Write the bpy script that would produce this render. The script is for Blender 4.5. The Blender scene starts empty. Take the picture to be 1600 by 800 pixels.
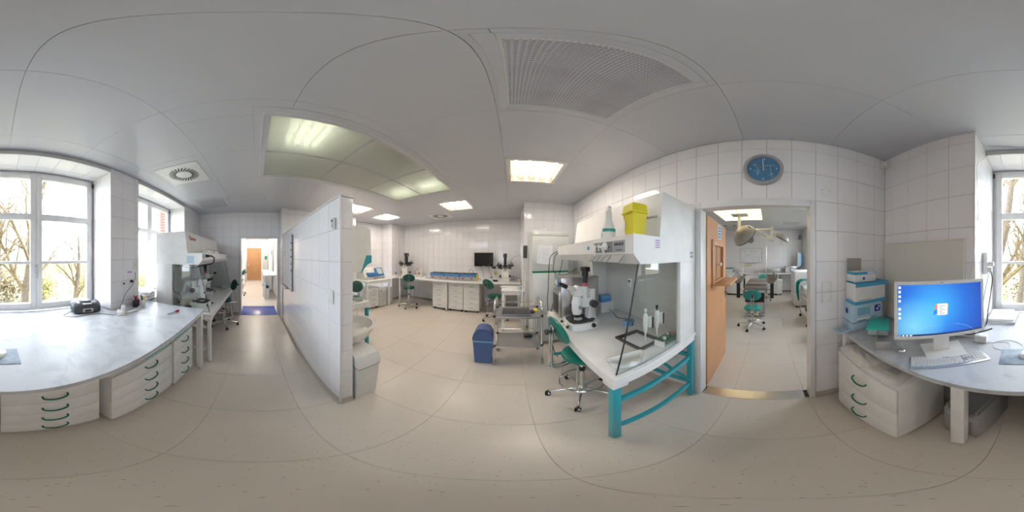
import bpy, bmesh, math, random
from mathutils import Vector, Matrix, Euler
random.seed(7)
PI = math.pi
SC = bpy.context.scene
COL = SC.collection

# ------------------------------------------------------------------ camera, world, exposure
CAMZ = 1.6
cd = bpy.data.cameras.new('camera'); cam = bpy.data.objects.new('camera', cd); COL.objects.link(cam)
cam.location = (0, 0, CAMZ); cam.rotation_euler = (PI/2, 0, 0)
cd.type = 'PANO'; cd.panorama_type = 'EQUIRECTANGULAR'
cd.latitude_min = -PI/2; cd.latitude_max = PI/2; cd.longitude_min = -PI; cd.longitude_max = PI
cd.clip_start = 0.01; cd.clip_end = 500
SC.camera = cam
SC.view_settings.view_transform = 'Standard'; SC.view_settings.look = 'None'
SC.view_settings.gamma = 1; SC.view_settings.use_curve_mapping = False
SC.view_settings.exposure = 1.9
SKY_STRENGTH = 3.7
w = bpy.data.worlds.new('overcast_sky'); SC.world = w; w.use_nodes = True
nt = w.node_tree; bg = nt.nodes['Background']
tc = nt.nodes.new('ShaderNodeTexCoord'); nz = nt.nodes.new('ShaderNodeTexNoise'); nz.inputs['Scale'].default_value = 2.5
cr = nt.nodes.new('ShaderNodeValToRGB')
cr.color_ramp.elements[0].position = .35; cr.color_ramp.elements[0].color = (.80, .88, 1, 1)
cr.color_ramp.elements[1].position = .65; cr.color_ramp.elements[1].color = (.92, .96, 1, 1)
nt.links.new(tc.outputs['Generated'], nz.inputs['Vector']); nt.links.new(nz.outputs['Fac'], cr.inputs['Fac'])
nt.links.new(cr.outputs['Color'], bg.inputs['Color']); bg.inputs['Strength'].default_value = SKY_STRENGTH
LAMP = 16.0      # lit tube strength in the recessed fittings
def portal(x, y, z, sx, sz):
    l = bpy.data.lights.new('window_portal', 'AREA'); l.shape = 'RECTANGLE'; l.size = sx; l.size_y = sz
    l.cycles.is_portal = True
    o = bpy.data.objects.new('window_portal', l); COL.objects.link(o); o.location = (x, y, z)
    o.rotation_euler = (PI/2, 0, 0)
portal(-.425, -1.99, 1.81, 1.56, 1.7); portal(-2.455, -1.99, 1.81, 1.46, 1.7); portal(5.3, -1.79, 1.8, 1.6, 1.6)

# ------------------------------------------------------------------ materials
def newmat(name):
    m = bpy.data.materials.new(name); m.use_nodes = True
    return m, m.node_tree, m.node_tree.nodes['Principled BSDF']
def N(nt, t, **k):
    n = nt.nodes.new(t)
    for a, b in k.items():
        if a in n.inputs: n.inputs[a].default_value = b
        else: setattr(n, a, b)
    return n
def mat(name, col, rough=.5, metal=0, var=.04, scale=8, bump=0, bscale=60, coat=0, emit=None, estr=0, spec=.5):
    m, nt, b = newmat(name)
    b.inputs['Roughness'].default_value = rough; b.inputs['Metallic'].default_value = metal
    b.inputs['Coat Weight'].default_value = coat; b.inputs['Specular IOR Level'].default_value = spec
    t = N(nt, 'ShaderNodeTexCoord'); n = N(nt, 'ShaderNodeTexNoise', Scale=scale, Detail=3.0)
    nt.links.new(t.outputs['Object'], n.inputs['Vector'])
    r = N(nt, 'ShaderNodeValToRGB'); e = r.color_ramp.elements
    e[0].position = .3; e[1].position = .7
    e[0].color = (*[max(0, c*(1-var)) for c in col], 1); e[1].color = (*[min(1, c*(1+var)) for c in col], 1)
    nt.links.new(n.outputs['Fac'], r.inputs['Fac']); nt.links.new(r.outputs['Color'], b.inputs['Base Color'])
    if bump:
        n2 = N(nt, 'ShaderNodeTexNoise', Scale=bscale, Detail=2.0); bp = N(nt, 'ShaderNodeBump', Strength=bump, Distance=.002)
        nt.links.new(t.outputs['Object'], n2.inputs['Vector']); nt.links.new(n2.outputs['Fac'], bp.inputs['Height'])
        nt.links.new(bp.outputs['Normal'], b.inputs['Normal'])
    if emit:
        b.inputs['Emission Color'].default_value = (*emit, 1); b.inputs['Emission Strength'].default_value = estr
    return m
MT = {}
MT['tile'] = mat('glazed_white_tile', (.86, .85, .87), .09, var=.01, bump=.12, bscale=3.5)
MT['grout'] = mat('grey_grout', (.50, .49, .50), .9)
MT['paint'] = mat('white_wall_paint', (.78, .78, .79), .6)
MT['ceil'] = mat('enamelled_ceiling_metal', (.58, .585, .62), .28, var=.015, scale=2)
MT['ceilgap'] = mat('ceiling_joint', (.50, .50, .52), .8)
MT['trim'] = mat('white_window_plastic', (.80, .80, .80), .3)
MT['doorframe'] = mat('white_door_frame_enamel', (.76, .76, .76), .35)
MT['cove'] = mat('vinyl_cove', (.50, .45, .40), .5)
MT['seam'] = mat('floor_weld_seam', (.52, .42, .33), .6)
MT['white'] = mat('white_laminate', (.80, .80, .79), .35)
MT['whitep'] = mat('white_powder_coat', (.80, .80, .79), .4)
MT['offwhite'] = mat('off_white_plastic', (.72, .71, .66), .4)
MT['grey'] = mat('light_grey_metal', (.55, .56, .56), .4)
MT['midgrey'] = mat('mid_grey_plastic', (.25, .26, .27), .5)
MT['dark'] = mat('dark_grey_plastic', (.05, .05, .055), .4)
MT['black'] = mat('black_plastic', (.015, .015, .017), .35)
MT['rubber'] = mat('black_rubber', (.02, .02, .02), .8)
MT['green'] = mat('sea_green_vinyl', (.0, .20, .155), .35, bump=.05, bscale=200)
MT['dgreen'] = mat('dark_green_vinyl', (.0, .095, .07), .35)
MT['domegrey'] = mat('warm_grey_dome', (.40, .38, .34), .3)
MT['fridge'] = mat('pale_grey_fridge_enamel', (.60, .62, .60), .3)
MT['turq'] = mat('turquoise_vinyl', (.02, .32, .28), .35)
MT['teal'] = mat('teal_enamel', (.03, .35, .42), .35)
MT['tealbox'] = mat('aqua_plastic', (.05, .58, .50), .25)
MT['hgreen'] = mat('green_handle_plastic', (.0, .16, .085), .35)
MT['chrome'] = mat('polished_chrome', (.72, .72, .73), .12, metal=1, var=.01)
MT['steel'] = mat('brushed_stainless_steel', (.56, .55, .54), .28, metal=1, bump=.05, bscale=120)
MT['silver'] = mat('silver_anodised_aluminium', (.50, .50, .51), .35, metal=.7)
MT['wood'] = mat('orange_beech_veneer', (.60, .31, .15), .4, var=.08, scale=3)
MT['wood2'] = mat('brown_beech_door', (.42, .22, .10), .4, var=.1, scale=3)
MT['binblue'] = mat('blue_plastic', (.08, .135, .31), .4)
MT['bluelid'] = mat('light_blue_band', (.20, .42, .62), .4)
MT['blue'] = mat('bright_blue_enamel', (.06, .22, .50), .4)
MT['mat_blue'] = mat('sticky_blue_mat', (.05, .10, .42), .25)
MT['yellow'] = mat('yellow_plastic', (.76, .66, .02), .35)
MT['red'] = mat('red_plastic', (.6, .03, .05), .4)
MT['orange'] = mat('orange_plastic', (.8, .2, .03), .4)
MT['purple'] = mat('purple_plastic', (.28, .05, .42), .4)
MT['ltblue'] = mat('light_blue_card', (.46, .65, .76), .6)
MT['midblue'] = mat('mid_blue_print', (.07, .36, .60), .6)
MT['navy'] = mat('navy_print', (.02, .03, .35), .6)
MT['card'] = mat('grey_cardboard', (.36, .34, .31), .8)
MT['paper'] = mat('white_paper', (.82, .83, .86), .7)
MT['ink'] = mat('dark_ink', (.04, .04, .05), .7)
MT['greyink'] = mat('grey_ink', (.35, .36, .40), .7)
MT['redink'] = mat('red_lettering', (.72, .03, .03), .6)
MT['ceramic'] = mat('white_ceramic', (.82, .82, .80), .08, coat=.5)
MT['cloth'] = mat('green_surgical_cloth', (.02, .33, .28), .9, bump=.5, bscale=25)
MT['taupe'] = mat('taupe_upholstery', (.22, .20, .185), .45)
MT['radiograph'] = mat('dark_grey_radio_shell', (.055, .06, .075), .35)
MT['matsteelblue'] = mat('pale_blue_grey_mouse_mat', (.30, .36, .43), .6, var=.3, scale=14)
MT['bark'] = mat('pale_bark', (.10, .08, .055), .9, var=.3, scale=6)
MT['twig'] = mat('yellowish_twigs', (.14, .105, .05), .9, var=.3)
MT['leafy'] = mat('yellow_spring_foliage', (.30, .26, .08), .9, var=.35, scale=2)
MT['grass'] = mat('dry_grass', (.22, .20, .12), .95, var=.2, scale=.8)
MT['roof'] = mat('red_roof_tiles', (.35, .13, .08), .9)
MT['bag'] = mat('translucent_plastic_bag', (.74, .73, .70), .22, bump=.6, bscale=30)
MT['clockface'] = mat('blue_clock_face', (.07, .22, .40), .3, var=.15, scale=9)
MT['screen_off'] = mat('black_screen', (.008, .008, .009), .12)
MT['lcd'] = mat('pale_lcd', (.60, .66, .48), .3)
MT['pink'] = mat('magenta_ring', (.6, .10, .2), .4)
MT['clearblue'] = mat('translucent_blue_lid', (.15, .32, .55), .15)
MT['tint'] = mat('frosted_plastic', (.62, .72, .72), .2)

# worktop: white marbled laminate
def worktop():
    m, nt, b = newmat('marbled_white_worktop'); b.inputs['Roughness'].default_value = .30; b.inputs['Specular IOR Level'].default_value = .25
    t = N(nt, 'ShaderNodeTexCoord'); n = N(nt, 'ShaderNodeTexNoise', Scale=4.0, Detail=8.0, Roughness=.65, Distortion=1.2)
    r = N(nt, 'ShaderNodeValToRGB'); e = r.color_ramp.elements
    e[0].position = .36; e[0].color = (.41, .43, .47, 1); e[1].position = .52; e[1].color = (.53, .55, .58, 1)
    nt.links.new(t.outputs['Object'], n.inputs['Vector']); nt.links.new(n.outputs['Fac'], r.inputs['Fac'])
    nt.links.new(r.outputs['Color'], b.inputs['Base Color']); return m
MT['marble'] = worktop()
def floor_m():
    m, nt, b = newmat('speckled_beige_vinyl'); b.inputs['Roughness'].default_value = .30
    t = N(nt, 'ShaderNodeNewGeometry'); v = N(nt, 'ShaderNodeTexVoronoi', Scale=42.0); v.inputs['Randomness'].default_value = 1
    lt = N(nt, 'ShaderNodeMath', operation='LESS_THAN'); lt.inputs[1].default_value = .13
    wn = N(nt, 'ShaderNodeSeparateColor'); gt = N(nt, 'ShaderNodeMath', operation='GREATER_THAN'); gt.inputs[1].default_value = .55
    mu = N(nt, 'ShaderNodeMath', operation='MULTIPLY')
    n = N(nt, 'ShaderNodeTexNoise', Scale=1.3, Detail=4.0); r = N(nt, 'ShaderNodeValToRGB'); e = r.color_ramp.elements
    e[0].position = .3; e[0].color = (.66, .605, .54, 1); e[1].position = .7; e[1].color = (.71, .655, .59, 1)
    mx = N(nt, 'ShaderNodeMixRGB'); mx.inputs['Color2'].default_value = (.36, .30, .25, 1)
    L = nt.links.new
    L(t.outputs['Position'], v.inputs['Vector']); L(t.outputs['Position'], n.inputs['Vector']); L(v.outputs['Distance'], lt.inputs[0])
    L(v.outputs['Color'], wn.inputs['Color']); L(wn.outputs[0], gt.inputs[0]); L(lt.outputs[0], mu.inputs[0]); L(gt.outputs[0], mu.inputs[1])
    L(n.outputs['Fac'], r.inputs['Fac']); L(r.outputs['Color'], mx.inputs['Color1']); L(mu.outputs[0], mx.inputs['Fac'])
    L(mx.outputs['Color'], b.inputs['Base Color']); return m
MT['floor'] = floor_m()
def glass(name, tint=(1, 1, 1), f=.12):
    m = bpy.data.materials.new(name); m.use_nodes = True; nt = m.node_tree; nt.nodes.clear()
    o = N(nt, 'ShaderNodeOutputMaterial'); tr = N(nt, 'ShaderNodeBsdfTransparent'); gl = N(nt, 'ShaderNodeBsdfGlossy', Roughness=.02)
    tr.inputs['Color'].default_value = (*tint, 1); fr = N(nt, 'ShaderNodeFresnel', IOR=1.5); ad = N(nt, 'ShaderNodeMath', operation='ADD')
    ad.inputs[1].default_value = f*.4; mx = N(nt, 'ShaderNodeMixShader'); L = nt.links.new
    ge = N(nt, 'ShaderNodeNewGeometry'); iv = N(nt, 'ShaderNodeMath', operation='SUBTRACT'); iv.inputs[0].default_value = 1; mu = N(nt, 'ShaderNodeMath', operation='MULTIPLY')
    L(ge.outputs['Backfacing'], iv.inputs[1]); L(fr.outputs[0], ad.inputs[0]); L(ad.outputs[0], mu.inputs[0]); L(iv.outputs[0], mu.inputs[1]); L(mu.outputs[0], mx.inputs[0]); L(tr.outputs[0], mx.inputs[1]); L(gl.outputs[0], mx.inputs[2])
    L(mx.outputs[0], o.inputs['Surface']); return m
MT['glass'] = glass('window_glass', (.97, .98, .98), .02)
MT['hoodglass'] = glass('hood_side_glass', (.95, .97, .96), .10)
def frosted():
    m = bpy.data.materials.new('frosted_light_panel'); m.use_nodes = True; nt = m.node_tree; nt.nodes.clear()
    o = N(nt, 'ShaderNodeOutputMaterial'); a = N(nt, 'ShaderNodeBsdfTranslucent', Color=(.82, .83, .79, 1)); d = N(nt, 'ShaderNodeBsdfDiffuse', Color=(.66, .67, .63, 1))
    t = N(nt, 'ShaderNodeBsdfRefraction', Color=(.86, .87, .83, 1), Roughness=.42, IOR=1.08); m1 = N(nt, 'ShaderNodeMixShader', Fac=.5); m2 = N(nt, 'ShaderNodeMixShader', Fac=.55)
    g = N(nt, 'ShaderNodeBsdfGlossy', Roughness=.15); m3 = N(nt, 'ShaderNodeMixShader', Fac=.06); L = nt.links.new
    L(a.outputs[0], m1.inputs[1]); L(t.outputs[0], m1.inputs[2]); L(m1.outputs[0], m2.inputs[1]); L(d.outputs[0], m2.inputs[2])
    L(m2.outputs[0], m3.inputs[1]); L(g.outputs[0], m3.inputs[2]); L(m3.outputs[0], o.inputs['Surface']); return m
MT['frost'] = frosted()
def prism_m():
    m, nt, b = newmat('prismatic_diffuser'); b.inputs['Roughness'].default_value = .3
    t = N(nt, 'ShaderNodeNewGeometry'); mp = N(nt, 'ShaderNodeMapping'); mp.inputs['Scale'].default_value = (62, 62, 62)
    v = N(nt, 'ShaderNodeTexVoronoi', Scale=1.0); v.inputs['Randomness'].default_value = 0; v.distance = 'CHEBYCHEV'
    r = N(nt, 'ShaderNodeValToRGB'); e = r.color_ramp.elements; e[0].color = (.74, .74, .78, 1); e[1].color = (.42, .42, .46, 1); e[0].position = .25; e[1].position = .5
    bp = N(nt, 'ShaderNodeBump', Strength=.8, Distance=.004); L = nt.links.new
    L(t.outputs['Position'], mp.inputs['Vector']); L(mp.outputs[0], v.inputs['Vector']); L(v.outputs['Distance'], r.inputs['Fac'])
    L(r.outputs['Color'], b.inputs['Base Color']); L(v.outputs['Distance'], bp.inputs['Height']); L(bp.outputs['Normal'], b.inputs['Normal']); return m
MT['prism'] = prism_m()
def perforated(name, c1, c2, s):
    m, nt, b = newmat(name); b.inputs['Roughness'].default_value = .4
    t = N(nt, 'ShaderNodeTexCoord'); mp = N(nt, 'ShaderNodeMapping'); mp.inputs['Scale'].default_value = (s, s, s); mp.inputs['Rotation'].default_value = (0, PI/4, 0)
    v = N(nt, 'ShaderNodeTexVoronoi', Scale=1.0); v.inputs['Randomness'].default_value = 0
    r = N(nt, 'ShaderNodeValToRGB'); r.color_ramp.interpolation = 'EASE'; e = r.color_ramp.elements; e[0].position = .22; e[0].color = (*c2, 1); e[1].position = .34; e[1].color = (*c1, 1)
    L = nt.links.new; L(t.outputs['Object'], mp.inputs['Vector']); L(mp.outputs[0], v.inputs['Vector']); L(v.outputs['Distance'], r.inputs['Fac'])
    L(r.outputs['Color'], b.inputs['Base Color']); return m
MT['perf'] = perforated('perforated_cream_metal', (.72, .71, .67), (.42, .41, .39), 90)
MT['perfgrey'] = mat('grey_perforated_back_panel', (.66, .67, .66), .4)
def emi(name, col, s):
    return mat(name, col, .5, emit=col, estr=s)
MT['tube'] = emi('lit_fluorescent_tube', (1, .90, .78), LAMP)
MT['tube2'] = emi('lit_tube_behind_frosted_panel', (.97, 1, .86), 1.5)
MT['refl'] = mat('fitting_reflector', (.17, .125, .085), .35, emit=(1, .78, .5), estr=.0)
MT['litpanel'] = emi('glowing_ceiling_panel', (1, .80, .44), .6)
def brick_m():
    m, nt, b = newmat('red_brickwork'); b.inputs['Roughness'].default_value = .9
    t = N(nt, 'ShaderNodeTexCoord'); mp = N(nt, 'ShaderNodeMapping'); mp.inputs['Rotation'].default_value = (PI/2, 0, 0)
    k = N(nt, 'ShaderNodeTexBrick', Scale=4.0); k.inputs['Color1'].default_value = (.16, .035, .022, 1); k.inputs['Color2'].default_value = (.12, .03, .02, 1); k.inputs['Mortar'].default_value = (.14, .11, .09, 1)
    L = nt.links.new; L(t.outputs['Object'], mp.inputs['Vector']); L(mp.outputs[0], k.inputs['Vector']); L(k.outputs['Color'], b.inputs['Base Color']); return m
MT['brick'] = brick_m()
def desktop_m(W, H):
    m, nt, b = newmat('blue_desktop_screen'); b.inputs['Roughness'].default_value = .25; b.inputs['Base Color'].default_value = (.01, .01, .02, 1)
    t = N(nt, 'ShaderNodeTexCoord'); L = nt.links.new
    def grad(cx, cz, s):
        mp = N(nt, 'ShaderNodeMapping'); mp.inputs['Location'].default_value = (-cx*s, 0, -cz*s); mp.inputs['Scale'].default_value = (s, 0, s)
        g = N(nt, 'ShaderNodeTexGradient', gradient_type='SPHERICAL'); L(t.outputs['Object'], mp.inputs['Vector']); L(mp.outputs[0], g.inputs['Vector']); return g
    g = grad(-W*.08, H*.06, 2.6)
    r = N(nt, 'ShaderNodeValToRGB'); e = r.color_ramp.elements; e[0].color = (.012, .04, .34, 1); e[1].color = (.05, .42, .90, 1); e[1].position = .95
    k = e.new(.5); k.color = (.02, .16, .66, 1)
    L(g.outputs['Fac'], r.inputs['Fac'])
    g2 = grad(-W*.32, -H*.30, 5.0); mx = N(nt, 'ShaderNodeMixRGB'); mx.inputs['Color2'].default_value = (.25, .75, .85, 1)
    mm = N(nt, 'ShaderNodeMath', operation='MULTIPLY'); mm.inputs[1].default_value = .75; L(g2.outputs['Fac'], mm.inputs[0]); L(mm.outputs[0], mx.inputs['Fac']); L(r.outputs['Color'], mx.inputs['Color1'])
    L(mx.outputs['Color'], b.inputs['Emission Color']); b.inputs['Emission Strength'].default_value = .33; return m
def em1(name, c, s=.33):
    m, nt, b = newmat(name); b.inputs['Base Color'].default_value = (0.01, .01, .01, 1); b.inputs['Emission Color'].default_value = (*c, 1); b.inputs['Emission Strength'].default_value = s; return m

# ------------------------------------------------------------------ mesh builder
class MB:
    def __init__(s): s.bm = bmesh.new()
    def box(s, x0, y0, z0, x1, y1, z1, bev=0, M=None, seg=2):
        r = bmesh.ops.create_cube(s.bm, size=1); vs = r['verts']
        c = Vector(((x0+x1)/2, (y0+y1)/2, (z0+z1)/2)); d = (abs(x1-x0), abs(y1-y0), abs(z1-z0))
        for v in vs: v.co = Vector((v.co.x*d[0], v.co.y*d[1], v.co.z*d[2])) + c
        if bev:
            es = list({e for v in vs for e in v.link_edges})
            g = bmesh.ops.bevel(s.bm, geom=es, offset=min(bev, min(d)*.49), segments=seg, affect='EDGES', profile=.5)
            vs = list({v for f in g['faces'] for v in f.verts} | {v for v in vs if v.is_valid})
        if M is not None:
            for v in vs: v.co = M @ v.co
        return s
    def cyl(s, p0, p1, r0, r1=None, n=16):
        p0 = Vector(p0); p1 = Vector(p1); r1 = r0 if r1 is None else r1; d = p1-p0
        M = Matrix.Translation((p0+p1)/2) @ d.to_track_quat('Z', 'Y').to_matrix().to_4x4()
        bmesh.ops.create_cone(s.bm, cap_ends=True, segments=n, radius1=r0, radius2=r1, depth=d.length, matrix=M); return s
    def tube(s, pts, r, n=8, closed=False):
        P = [Vector(p) for p in pts]; rings = []; m = len(P); up = None
        for i, p in enumerate(P):
            a = P[(i-1) % m] if (closed or i > 0) else p; b = P[(i+1) % m] if (closed or i < m-1) else p
            t = (b-a).normalized() if (b-a).length > 1e-9 else Vector((0, 0, 1))
            if up is None: up = t.orthogonal().normalized()
            u = (up - t*up.dot(t)); u = u.normalized() if u.length > 1e-6 else t.orthogonal().normalized(); up = u; v = t.cross(u)
            rr = r[i] if isinstance(r, (list, tuple)) else r
            rings.append([s.bm.verts.new(p + u*rr*math.cos(2*PI*k/n) + v*rr*math.sin(2*PI*k/n)) for k in range(n)])
        for i in range(m if closed else m-1):
            A = rings[i]; B = rings[(i+1) % m]
            for k in range(n): s.bm.faces.new((A[k], A[(k+1) % n], B[(k+1) % n], B[k]))
        if not closed:
            s.bm.faces.new(rings[0][::-1]); s.bm.faces.new(rings[-1])
        return s
    def lathe(s, prof, n=24, c=(0, 0, 0), M=None, sx=1, sy=1):
        rings = []
        for r, z in prof:
            if r < 1e-6: rings.append([s.bm.verts.new((c[0], c[1], c[2]+z))])
            else: rings.append([s.bm.verts.new((c[0]+sx*r*math.cos(2*PI*k/n), c[1]+sy*r*math.sin(2*PI*k/n), c[2]+z)) for k in range(n)])
        for A, B in zip(rings, rings[1:]):
            for k in range(n):
                a, b = k % len(A), (k+1) % len(A); c_, d = (k+1) % len(B), k % len(B)
                f = []
                for v in (A[a], A[b], B[c_], B[d]):
                    if v not in f: f.append(v)
                if len(f) > 2:
                    try: s.bm.faces.new(f)
                    except ValueError: pass
        for R, rev in ((rings[0], True), (rings[-1], False)):
            if len(R) > 1: s.bm.faces.new(R[::-1] if rev else R)
        if M is not None:
            for R in rings:
                for v in R: v.co = M @ v.co
        return s
    def prism(s, poly, a, b, ax='x', M=None):
        def f(u, v, t): return {'x': (t, u, v), 'y': (u, t, v), 'z': (u, v, t)}[ax]
        A = [s.bm.verts.new(f(u, v, a)) for u, v in poly]; B = [s.bm.verts.new(f(u, v, b)) for u, v in poly]
        if M is not None:
            for v in A+B: v.co = M @ v.co
        n = len(poly); s.bm.faces.new(A); s.bm.faces.new(B[::-1])
        for i in range(n): s.bm.faces.new((A[i], B[i], B[(i+1) % n], A[(i+1) % n]))
        return s
    def sph(s, c, r, u=16, v=10, M=None):
        r = (r, r, r) if isinstance(r, (int, float)) else r
        X = Matrix.Translation(c) @ (M or Matrix()) @ Matrix.Diagonal((*r, 1))
        bmesh.ops.create_uvsphere(s.bm, u_segments=u, v_segments=v, radius=1, matrix=X); return s
    def mesh(s, name, m, smooth=True):
        me = bpy.data.meshes.new(name)
        bmesh.ops.recalc_face_normals(s.bm, faces=s.bm.faces)
        if smooth:
            for f in s.bm.faces: f.smooth = True
        s.bm.to_mesh(me); s.bm.free()
        if smooth:
            try: me.set_sharp_from_angle(angle=math.radians(38))
            except Exception: pass
        me.materials.append(MT[m] if isinstance(m, str) else m); return me
def obj(name, mb, m, parent=None, label=None, smooth=True, loc=None):
    me = mb.mesh(name, m, smooth) if isinstance(mb, MB) else mb
    o = bpy.data.objects.new(name, me); COL.objects.link(o)
    if parent: o.parent = parent
    if loc: o.location = loc
    if label: o['label'] = label
    return o
def thing(name, label, cat, loc=(0, 0, 0), rz=0, group=None):
    o = bpy.data.objects.new(name, None); COL.objects.link(o); o.empty_display_size = .1
    o.location = loc; o.rotation_euler = (0, 0, rz); o['label'] = label; o['category'] = cat
    if group: o['group'] = group
    return o
def tag(o, label, cat, group=None):
    o['label'] = label; o['category'] = cat
    if group: o['group'] = group
    return o
def struct(o): o['kind'] = 'structure'; return o
def kids(o): return list(o.children)
def dup(root, loc, rz, label=None, group=None):
    r = root.copy(); COL.objects.link(r); r.location = loc; r.rotation_euler = (0, 0, rz)
    if label: r['label'] = label
    if group: r['group'] = group
    for ch in root.children:
        c = ch.copy(); COL.objects.link(c); c.parent = r
        for g in ch.children:
            d = g.copy(); COL.objects.link(d); d.parent = c
    return r
_tc = {}
def text(name, body, size, m, parent, loc, rot=(0, 0, 0), ext=.0004, bold=0, align='CENTER'):
    key = (body, size, str(m), align)
    if key not in _tc:
        c = bpy.data.curves.new(name, 'FONT'); c.body = body; c.size = size; c.align_x = align; c.align_y = 'CENTER'
        c.extrude = ext; c.resolution_u = 2; c.offset = bold
        t = bpy.data.objects.new('t', c); COL.objects.link(t); bpy.context.view_layer.update()
        me = bpy.data.meshes.new_from_object(t.evaluated_get(bpy.context.evaluated_depsgraph_get())); bpy.data.objects.remove(t)
        me.materials.clear(); me.materials.append(MT[m] if isinstance(m, str) else m); _tc[key] = me
    o = bpy.data.objects.new(name, _tc[key]); COL.objects.link(o); o.parent = parent; o.location = loc; o.rotation_euler = rot
    return o
def arc(c, r, a0, a1, n, plane='xy'):
    out = []
    for i in range(n+1):
        a = a0+(a1-a0)*i/n; u, v = r*math.cos(a), r*math.sin(a)
        out.append({'xy': (c[0]+u, c[1]+v, c[2]), 'xz': (c[0]+u, c[1], c[2]+v), 'yz': (c[0], c[1]+u, c[2]+v)}[plane])
    return out
def smoothpath(pts, k=6):
    P = [Vector(p) for p in pts]; out = []
    for i in range(len(P)-1):
        p0 = P[max(i-1, 0)]; p1 = P[i]; p2 = P[i+1]; p3 = P[min(i+2, len(P)-1)]
        for j in range(k):
            t = j/k; out.append(.5*((2*p1)+(-p0+p2)*t+(2*p0-5*p1+4*p2-p3)*t*t+(-p0+3*p1-3*p2+p3)*t**3))
    out.append(P[-1]); return out
# survey helpers: bearing and elevation measured from the tripod point to a known plane
def ang(px, py): return math.radians((px-800)*.225), math.radians((400-py)*.225)
def PZ(px, py, z):
    a, e = ang(px, py); d = (z-CAMZ)/math.tan(e); return Vector((math.sin(a)*d, math.cos(a)*d, z))
def PXw(px, py, X):
    a, e = ang(px, py); d = X/math.sin(a); return Vector((X, math.cos(a)*d, CAMZ+d*math.tan(e)))
def PYw(px, py, Y):
    a, e = ang(px, py); d = Y/math.cos(a); return Vector((math.sin(a)*d, Y, CAMZ+d*math.tan(e)))

# ------------------------------------------------------------------ room shell
CZ = 2.75
def minus(rects, holes):
    for h in holes:
        out = []
        for r in rects:
            a0, b0, a1, b1 = r; x0, y0, x1, y1 = h
            if x0 >= a1 or x1 <= a0 or y0 >= b1 or y1 <= b0: out.append(r); continue
            if x0 > a0: out.append((a0, b0, x0, b1))
            if x1 < a1: out.append((x1, b0, a1, b1))
            m0, m1 = max(a0, x0), min(a1, x1)
            if y0 > b0: out.append((m0, b0, m1, y0))
            if y1 < b1: out.append((m0, y1, m1, b1))
        rects = out
    return [r for r in rects if r[2]-r[0] > .004 and r[3]-r[1] > .004]
_pc = {}
def piece(ax, sg, w, h, t, m, g=.0012):
    """one tile: sits on the plane and stands proud by t, edges chamfered"""
    k = (ax, sg, round(w, 3), round(h, 3), t, m)
    if k in _pc: return _pc[k]
    c = min(t*.8, .002) if m == 'tile' else .0008; B = [(g, g), (w-g, g), (w-g, h-g), (g, h-g)]; T = [(g+c, g+c), (w-g-c, g+c), (w-g-c, h-g-c), (g+c, h-g-c)]
    def f(u, v, d):
        d *= sg; return {'x': (d, u, v), 'y': (u, d, v), 'z': (u, v, d)}[ax]
    vs = [f(u, v, 0) for u, v in B]+[f(u, v, t) for u, v in T]
    fs = [(4, 5, 6, 7)]+[(i, (i+1) % 4, 4+(i+1) % 4, 4+i) for i in range(4)]+[(3, 2, 1, 0)]
    me = bpy.data.meshes.new('tile'); me.from_pydata(vs, [], fs); bm = bmesh.new(); bm.from_mesh(me)
    bmesh.ops.recalc_face_normals(bm, faces=bm.faces); bm.to_mesh(me); bm.free(); me.materials.append(MT[m]); _pc[k] = me; return me
def grid(a, b, o, s):
    i = math.ceil((a-o)/s+1e-6); out = [a]
    while o+i*s < b-1e-6: out.append(o+i*s); i += 1
    return out+[b]
TH, TZ = .267, .216
def wall(name, ax, P, sg, a0, a1, z0=0, z1=CZ, thick=.12, holes=(), uo=0, uw=.208, tiles=True, skirt=True, tz0=None, m='grout', cv=(0, 0)):
    mb = MB(); t = .0035; face = P - sg*t
    for r in minus([(a0+(.005 if cv[0] else -.03), z0-(.01 if z0 == 0 else 0), a1-(.005 if cv[1] else -.03), z1+(.01 if z1 == CZ else 0))], holes):
        lo, hi = sorted((face, face-sg*thick))
        if ax == 'x': mb.box(lo, r[0], r[1], hi, r[2], r[3])
        else: mb.box(r[0], lo, r[1], r[2], hi, r[3])
    o = struct(obj(name, mb, m, smooth=False))
    if tiles:
        zb = (z0+.08 if skirt else z0) if tz0 is None else tz0
        us = grid(a0, a1, uo, uw); zs = grid(zb, z1, TZ, TH)
        for i in range(len(us)-1):
            for j in range(len(zs)-1):
                for r in minus([(us[i], zs[j], us[i+1], zs[j+1])], holes):
                    if r[2]-r[0] < .012 or r[3]-r[1] < .012: continue
                    q = bpy.data.objects.new('tile', piece(ax, sg, r[2]-r[0], r[3]-r[1], t, 'tile')); COL.objects.link(q); q.parent = o
                    q.location = (face, r[0], r[1]) if ax == 'x' else (r[0], face, r[1])
    if skirt:
        mb = MB(); n = 0
        for r in minus([(a0, 0, a1, .08)], holes):
            poly = [(face, 0), (face+sg*.022, 0), (face+sg*.010, .012), (face+sg*.005, .03), (face+sg*.005, .08), (face, .08)]
            if ax == 'x':
                mb.prism([(u, v) for u, v in poly], r[0], r[2], 'y')
            else: mb.prism([(u, v) for u, v in poly], r[0], r[2], 'x')
            n += 1
        if n:
            b = obj('skirting', mb, 'cove', o, smooth=False)
    return o

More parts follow.
